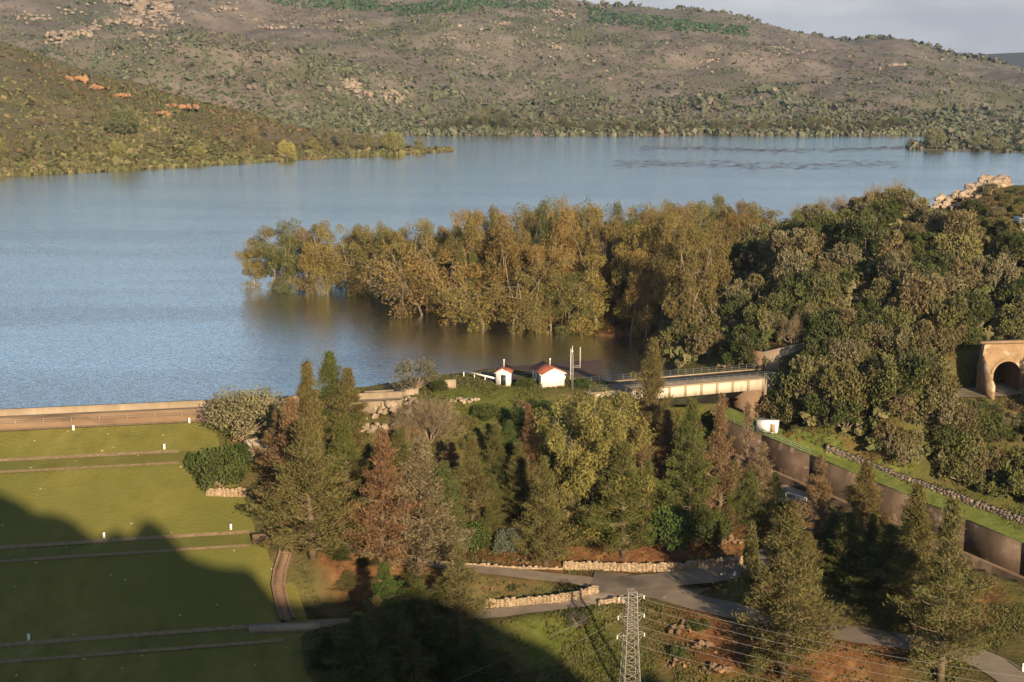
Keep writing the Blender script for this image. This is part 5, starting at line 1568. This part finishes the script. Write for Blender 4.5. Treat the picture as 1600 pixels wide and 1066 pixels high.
EC = [(.225, .185, .06), (.195, .155, .06), (.22, .16, .064), (.165, .148, .056), (.12, .13, .048), (.24, .165, .06)]
front = [(398, 452, 375, 26, 0, 'leftmost golden eucalyptus standing in the water at the tip of the spit'), (425, 452, 349, 34, 3, 'tall olive eucalyptus second from the tip of the spit'), (455, 456, 352, 34, 4, 'green eucalyptus with dark trunk near the spit tip'),
         (487, 460, 362, 34, 2, 'orange-tinted eucalyptus with white trunk rising from the water'), (512, 461, 352, 34, 0, 'pale-trunked golden eucalyptus in the water'), (543, 462, 355, 34, 1, 'golden eucalyptus with forked white trunks by the open water'),
         (578, 464, 358, 34, 3, 'olive eucalyptus right of the forked white trunks'), (612, 468, 352, 34, 4, 'darker olive eucalyptus in the shaded gap of the wood'), (665, 494, 385, 46, 2, 'leaning golden eucalyptus overhanging the bay'),
         (705, 500, 372, 46, 5, 'eucalyptus leaning low over the water beside the overhanging one'), (760, 512, 425, 44, 0, 'golden eucalyptus with low boughs dipping in the bay'), (800, 519, 395, 46, 1, 'broad golden eucalyptus at the front corner of the wood'),
         (838, 518, 415, 40, 3, 'golden eucalyptus right of the front corner'), (885, 520, 420, 38, 4, 'rounded yellow-green eucalyptus crown over the dark bank'), (935, 522, 408, 40, 0, 'eucalyptus with pale stem at the shaded bank')]
for k, (x, by, ty, hw, ci, lab) in enumerate(front):
    p = P(x, by, -.4); zt = PY(x, ty, p[1])[2]; sc = (p[1] * cP + CAMZ * sP) / F
    taken.append((p[0], p[1], p[2]))
    leaning = 'lean' in lab or 'low boughs' in lab
    plant('lean' if leaning else 'euc%d' % (k % 6), 'eucalyptus', p, zt + .6, hw * sc, np.array(EC[ci]) * rng.uniform(.95, 1.1), lab, 'tree', 'eucalyptus wood on the spit', rz=rng.uniform(-.5, .5))
cnt = 0
for k in range(9000):
    if cnt >= 150: break
    x = rng.uniform(395, 1340); Y = rng.uniform(255, 352)
    z = 0.0; gp = np.array([(x - CX) / F * Y * 1.02, Y, 0.0]); gp[2] = float(zat(gp[0], gp[1]))
    if gp[2] < -1.3 or gp[2] > 15 or gp[0] > 62: continue
    qx, qy = proj((gp[0], gp[1], max(gp[2], 0)))
    if qx < 400 or (qx < 1105 and qy > px_poly(qx, WL) - 3): continue
    if qx >= 1105 and gp[1] < 282 + (qx - 1105) * .06: continue
    if not free(gp, 3.3 if qx < 1000 else 3.8): continue
    zt = PY(qx, px_poly(qx, TOPL) + rng.choice([0, 4, 10, 22, 36]) + rng.uniform(-4, 8), gp[1])[2]
    H = min(zt - gp[2], 23 * rng.uniform(.82, 1.05))
    if H < 6: continue
    ci = int(rng.integers(0, 6)); c = np.array(EC[ci]) * rng.uniform(.75, 1.1)
    tone = ['golden', 'brown', 'tan', 'olive', 'dull green', 'orange-brown'][ci]
    row = 'lake side' if gp[1] > 322 else ('middle rows' if gp[1] > 300 else 'bay side')
    where = 'close to the spit tip' if qx < 560 else ('over the shaded gap' if qx < 650 else ('above the leaning trees' if qx < 800 else ('above the front corner' if qx < 960 else ('over the dark bank' if qx < 1110 else 'at the foot of the hill'))))
    elab = '%s eucalyptus in the spit wood %s, %s' % (tone, where, row)
    plant('euc%d' % rng.integers(0, 6), 'eucalyptus', gp, H, rng.uniform(3.0, 4.7), c, elab, 'tree', 'eucalyptus wood on the spit', tilt=(rng.normal(0, .05), rng.normal(0, .05)))
    cnt += 1
# leafless trees on the skyline
for x, by, ty, lab in [(1395, 320, 272, 'leafless pale tree on the skyline, tallest one'), (1362, 325, 278, 'leafless tree left of the tallest skyline tree'), (1318, 335, 296, 'thin leafless tree on the skyline above the wood'), (1290, 335, 300, 'leftmost thin leafless skyline tree'), (1255, 340, 312, 'low leafless tree on the wood skyline')]:
    p = PY(x, by, 312.0); gz = float(zat(p[0], p[1])); zt = PY(x, ty, 312.0)[2]; p[2] = gz
    plant('dead', 'leafless_tree', p, (zt - gz) * .95, 2.6, TAN, lab, 'tree', 'leafless trees on the skyline')

# ------------------------------------------------------------------ maquis on the right-hand hill
HC = [(.125, .128, .048), (.085, .10, .034), (.15, .138, .056), (.18, .16, .09), (.06, .076, .026), (.16, .128, .062)]
HN = ['grey-green wild olive', 'dark green mastic bush', 'olive-green bushy tree', 'silvery scrub tree', 'deep green evergreen', 'brownish scrub bush']
M['hillscrub'] = scrub_mat('hill_undergrowth', [(.07, .08, .03), (.11, .11, .045), (.16, .14, .07)])
taken = []
spots = []
cnt = 0
clear = [(1598, 395, 26, 14), (1345, 600, 30, 6), (1500, 590, 60, 22), (1570, 590, 45, 40), (1240, 560, 52, 26), (1220, 620, 36, 40), (1315, 415, 34, 12), (1450, 595, 30, 18), (1530, 332, 88, 40), (1560, 645, 72, 56), (1532, 600, 30, 26), (1590, 612, 32, 34), (1560, 505, 34, 26), (1525, 560, 30, 34), (1490, 505, 20, 14), (1345, 470, 14, 10), (1290, 420, 30, 10), (1205, 480, 16, 14)]
for k in range(45000):
    if cnt >= 640: break
    x = rng.uniform(1060, 1680); y = rng.uniform(285, 800)
    if y > 690 + (x - 1290) * .33 and x > 1200: continue
    if x < 1215 and (y > 575 or y < 380): continue
    if x < 1110 and y < 470: continue
    if any(((x - a) / c) ** 2 + ((y - b) / d) ** 2 < 1 for a, b, c, d in clear): continue
    p = hit(x, y, 200, 420)
    if x > 1435 and y < 352: continue
    if p[1] > 318 or (p[2] < .4 and not (x > 1200 and p[1] < 240)): continue
    if p[1] < 240 and cs[np.clip(int((p[1] - GY[0]) / STEP), 0, ny - 1), np.clip(int((p[0] - GX[0]) / STEP), 0, nx - 1)] > -4.6: continue
    if np.hypot(p[0] - ROADS['tunnel'][0][:, 0], p[1] - ROADS['tunnel'][0][:, 1]).min() < 3.6 and p[2] > 1.2: continue
    if fbm(np.array([p[0] / 8.]), np.array([(p[1] + p[2]) / 8.]), 3, 61)[0] < -.22: continue
    if not free(p, rng.uniform(1.5, 2.9)): continue
    spots.append((p, s_ := float(rng.choice([.55, .75, .95, 1.15, 1.4]) * rng.uniform(.85, 1.15)), int(rng.integers(0, 6))))
    cnt += 1
spots.sort(key=lambda a: -a[1] / a[0][1])
rest = []


def zone(p):
    x, y = proj(p)
    if y > 618: return 'on the steep slope above the chute'
    if x > 1440: return 'near the tunnel' if y > 430 else 'near the hilltop rocks'
    if x > 1290: return 'in the middle of the rocky hill' if y > 400 else 'high on the rocky hill'
    return 'above the bridge end' if y > 470 else 'where the hill meets the eucalyptus wood'


for k, (p, s_, i) in enumerate(spots):
    H, R = 4.6 * s_ * rng.uniform(.8, 1.35), 2.7 * s_
    if k >= 268: rest.append((p, R)); continue
    if proj(p)[0] > 1400 and proj(p)[1] < 400: H, R = H * .6, R * .75
    lab = HN[i] + ' ' + zone(p)
    plant('shr%d' % rng.integers(0, 5), 'scrub_tree', p - [0, 0, .2], H, R, np.array(HC[i]) * rng.uniform(.85, 1.15), lab, 'tree', 'scrub trees ' + zone(p))
rp = np.array([a for a, b in rest]); rr_ = np.array([b for a, b in rest])
# the small bushes between them: one mass of leafy facets
big = np.repeat(rp, 9, 0) + rng.normal(size=(len(rp) * 9, 3)) * [1.0, 1.0, .45] + [0, 0, 1.2]
scrub('hill_undergrowth', big, rng.uniform(.5, 1.0, len(big)), rng.uniform(.8, 1.2, len(big)), np.repeat(rng.random(len(rp)), 9), M['hillscrub'], 'low dark scrub filling the gaps between the hill trees', 34)
crest = [(1447, 322), (1462, 338), (1478, 348), (1505, 340), (1522, 332), (1545, 322), (1572, 314), (1592, 306), (1583, 330), (1556, 340), (1530, 350), (1500, 356), (1598, 348), (1440, 345), (1572, 356), (1548, 305), (1596, 322), (1515, 322)]
for k, (x, y) in enumerate(crest):
    p = hit(x, y, 200, 420); s_ = rng.uniform(.5, .8)
    plant('shr%d' % (k % 5), 'scrub_tree', p - [0, 0, .2], 3.6 * s_, 2.8 * s_, np.array(HC[k % 6]), '%s, low, among the hilltop rocks' % HN[k % 6], 'tree', 'low bushes among the hilltop rocks')
low = [(1500, 655), (1522, 662), (1548, 668), (1575, 664), (1600, 668), (1512, 684), (1538, 690), (1566, 692), (1594, 690), (1490, 676), (1552, 648), (1588, 646), (1618, 650), (1528, 642)]
for k, (x, y) in enumerate(low):
    p = hit(x, y, 200, 420); s_ = rng.uniform(.5, .75)
    plant('shr%d' % (k % 5), 'scrub_tree', p - [0, 0, .2], 3.6 * s_, 3.0 * s_, np.array(HC[k % 6]) * .95, '%s, low, below the tunnel forecourt' % HN[k % 6], 'tree', 'low bushes below the tunnel')
for x, by, ty, hw, lab in [(1302, 370, 340, 17, 'tan leafless thicket high on the hill'), (1262, 480, 440, 15, 'leafless grey shrub by the pink rock'), (1240, 545, 490, 24, 'grey-brown leafless bush above the retaining wall'), (1375, 660, 630, 14, 'whitish leafless bush in the lower thicket'), (1340, 640, 600, 16, 'leafless twiggy bush above the chute'), (1420, 500, 455, 18, 'grey twiggy bush in the middle of the hill')]:
    p, H, R = at_base(x, by, ty, hw); plant('bare', 'leafless_bush', p, H, R, TAN, lab, 'bush', 'leafless bushes on the hill')

# ------------------------------------------------------------------ separate trees along the far shores
SH = [(447, 252, 222, 15, 'B', GOLD, 'round yellow-green tree at the water on the left shore'), (183, 247, 222, 12, 'B', (.15, .145, .05), 'round pale tree above the left shore, left one'), (306, 248, 227, 14, 'B', (.15, .145, .05), 'broad pale tree above the left shore'),
      (195, 212, 168, 26, 'B', (.095, .10, .045), 'large grey-green tree in the middle of the left hill'), (393, 225, 198, 11, 'B', (.18, .135, .06), 'tan eucalyptus at the left shore'), (404, 232, 218, 9, 'B', (.15, .14, .05), 'small pale tree right of the tan eucalyptus'),
      (505, 230, 192, 13, 'B', (.125, .125, .06), 'tall eucalyptus behind the left shore'), (490, 240, 214, 12, 'B', GOLD, 'yellow-green tree in front of the tall shore eucalyptus'), (540, 232, 198, 12, 'B', (.13, .125, .06), 'slim eucalyptus right of the tall shore eucalyptus'),
      (612, 243, 208, 17, 'B', (.145, .14, .05), 'yellow-green tree near the end of the left headland'), (658, 241, 215, 11, 'B', (.14, .13, .05), 'olive tree at the end of the left headland'), (575, 243, 212, 12, 'B', (.12, .12, .05), 'olive tree left of the headland tree'), (3, 248, 215, 10, 'B', (.16, .15, .05), 'pale tree at the left picture edge'),
      (1458, 232, 201, 17, 'C', (.12, .12, .06), 'large grey-green tree at the tip of the right spit'), (1424, 232, 213, 9, 'C', (.12, .12, .06), 'small tree standing in the water off the right spit'), (1530, 232, 205, 11, 'C', (.11, .115, .055), 'taller tree among the right spit bushes'), (1552, 236, 215, 10, 'C', (.13, .125, .06), 'pale tree near the right spit end')]
for x, by, ty, hw, srf, colr, lab in SH:
    S = (XB, YB, ZB) if srf == 'B' else (XC, YC, ZC)
    p = mtn_at(x, by, S) if x != 1424 else P(x, by, 0.0)
    p = np.array(p); p[2] = max(p[2], 0) - .3
    sc = p[1] / F; colr = tuple(np.array(colr) * 1.35); plant('dense' if hw > 13 or 'round' in lab else 'euc4', 'shore_tree', p, (by - ty) * sc * 1.05, hw * sc, colr, lab, 'tree', 'single trees on the far shores')
p = mtn_at(68, 203, (XB, YB, ZB)); plant('dead', 'leafless_tree', p, 7, 6, TAN, 'white leafless tree on the left hill', 'tree', 'single trees on the far shores')
k = 0
for x in np.arange(676, 1420, 8.5):
    xx = x + rng.uniform(-4, 4); tall = 715 < x < 802
    Y = 990 + rng.uniform(4, 24); a = (xx - CX) / F / (cP + ((CY - 205) / F) * sP)
    p = np.array((a * Y, Y, .3)); H = rng.uniform(13, 18) if tall else rng.uniform(5.5, 12)
    grp = 'tall eucalyptus clump on the far shore' if tall else 'shoreline trees across the lake'
    plant('euc%d' % (k % 6), 'shore_tree', p, H, H * (.2 if tall else .36), np.array([(.10, .10, .05), (.13, .13, .06), (.085, .09, .045)][k % 3]), 'tall pale-stemmed eucalyptus in the clump on the far shore' if tall else 'small grey-green tree on the far shoreline across the lake', 'tree', grp)
    k += 1
# ridge-top trees on the mountain skyline (one far mass)
pr = []
for x in np.r_[np.arange(905, 1000, 6), np.arange(1060, 1180, 3.2), np.arange(1270, 1560, 3.4)]:
    i = np.argmin(np.abs(colsA - x)); j = np.searchsorted(rA, 1.0) - 1 - rng.integers(0, 3)
    pr.append((XA[j, i] + rng.uniform(-4, 4), YA[j, i], ZA[j, i]))
pr = np.array(pr)
scrub('ridge_wood', pr, rng.uniform(3.0, 5.5, len(pr)), rng.uniform(.9, 1.3, len(pr)), rng.random(len(pr)) * .5, M['scrub'], 'dark trees lining the mountain ridge against the cloud')

# floating debris on the lake
for (x0, x1, y, dy, n, lab) in [(1000, 1420, 233, 4.0, 520, 'brown band of floating debris reaching out from the right spit'), (960, 1400, 257, 7.0, 420, 'broken streaks of floating debris on the middle of the lake')]:
    xs = rng.uniform(x0, x1, n); ys = y + rng.normal(0, 1, n) * dy * .5 + 2.0 * np.sin(xs / 60)
    C = np.array([P(a, b, .03) for a, b in zip(xs, ys)])
    L_ = rng.uniform(.8, 3.5, n)[:, None]; w = rng.uniform(.25, .8, n)[:, None]; one = np.array([[1., 0, 0]]); two = np.array([[0, 1., 0]])
    V = np.stack([C - one * L_, C - two * w, C + one * L_, C + two * w], 1).reshape(-1, 3)
    V[:, 2] += rng.uniform(0, .12, len(V))
    o = link('floating_debris', mesh_np('floating_debris', V, np.arange(4 * n).reshape(n, 4), M['redbank'])); tag(o, lab, 'debris', kind='stuff')

# undergrowth: grass tufts and weeds over the slopes (one mass)
n = 75000
tx, ty = rng.uniform(-45, 100, n), rng.uniform(165, 245, n)
tz = zat(tx, ty); uu, ss = dam_us(tx, ty)
keep = (tz > .3) | (ty < 232); keep &= (uu > dam_end(ss) + 1.0)
rd = np.full(n, 99.0)
for p, hw in ROADS.values(): rd = np.minimum(rd, np.sqrt(((tx[:, None] - p[None, ::2, 0]) ** 2 + (ty[:, None] - p[None, ::2, 1]) ** 2).min(1)) - hw)
keep &= rd > .7
ig = np.clip(((ty - GY[0]) / STEP).astype(int), 0, ny - 1), np.clip(((tx - GX[0]) / STEP).astype(int), 0, nx - 1)
keep &= ~in_ch[ig] & (fbm(tx / 4, ty / 4, 3, 4) > -.15) & (rng.random(n) > soil[ig] * .75)
keep &= ~((ty > 221) & (ty < 250) & (tx > 17) & (tx < 62) & (tz > -1) & (tz < 4.2))
tx, ty, tz = tx[keep], ty[keep], tz[keep]; n = len(tx); print('tufts', n)
lf = Leaves(np.random.default_rng(5)); r = lf.r
for rep in range(4):
    C = np.stack([tx, ty, tz], 1) + r.normal(size=(n, 3)) * [.25, .25, .03] + [0, 0, .12]
    lf.add(C, unit(r.normal(size=(n, 3)) * [.6, .6, .2] + [0, 0, .8]), r.uniform(.2, .6, n), r.uniform(.1, .3, n), r.random(n), r.random(n) * .8)
o = link('undergrowth', lf.mesh('undergrowth', M['shrub'])); o.color = (.10, .10, .036, 1); tag(o, 'weeds and tufts of grass over the banks and slopes', 'undergrowth', kind='stuff')

# ------------------------------------------------------------------ haze in the valley air
hz = bpy.data.materials.new('haze_air'); hz.use_nodes = True
hn = hz.node_tree.nodes; hn.remove(hn['Principled BSDF'])
pv_ = hn.new('ShaderNodeVolumePrincipled'); pv_.inputs['Color'].default_value = (.72, .84, 1.0, 1); pv_.inputs['Density'].default_value = 0.00012; pv_.inputs['Anisotropy'].default_value = 0.65
hz.node_tree.links.new(pv_.outputs[0], hn['Material Output'].inputs['Volume'])
ztop = max(float(ZA.max()), float(ZD.max())) + 30
m = MB(); m.box((0, 2900, (ztop - 45) / 2), (6500, 6700, ztop + 45)); hzo = m.build('haze', hz); tag(hzo, 'pale blue haze in the air over the lake and mountains', 'haze', kind='stuff')
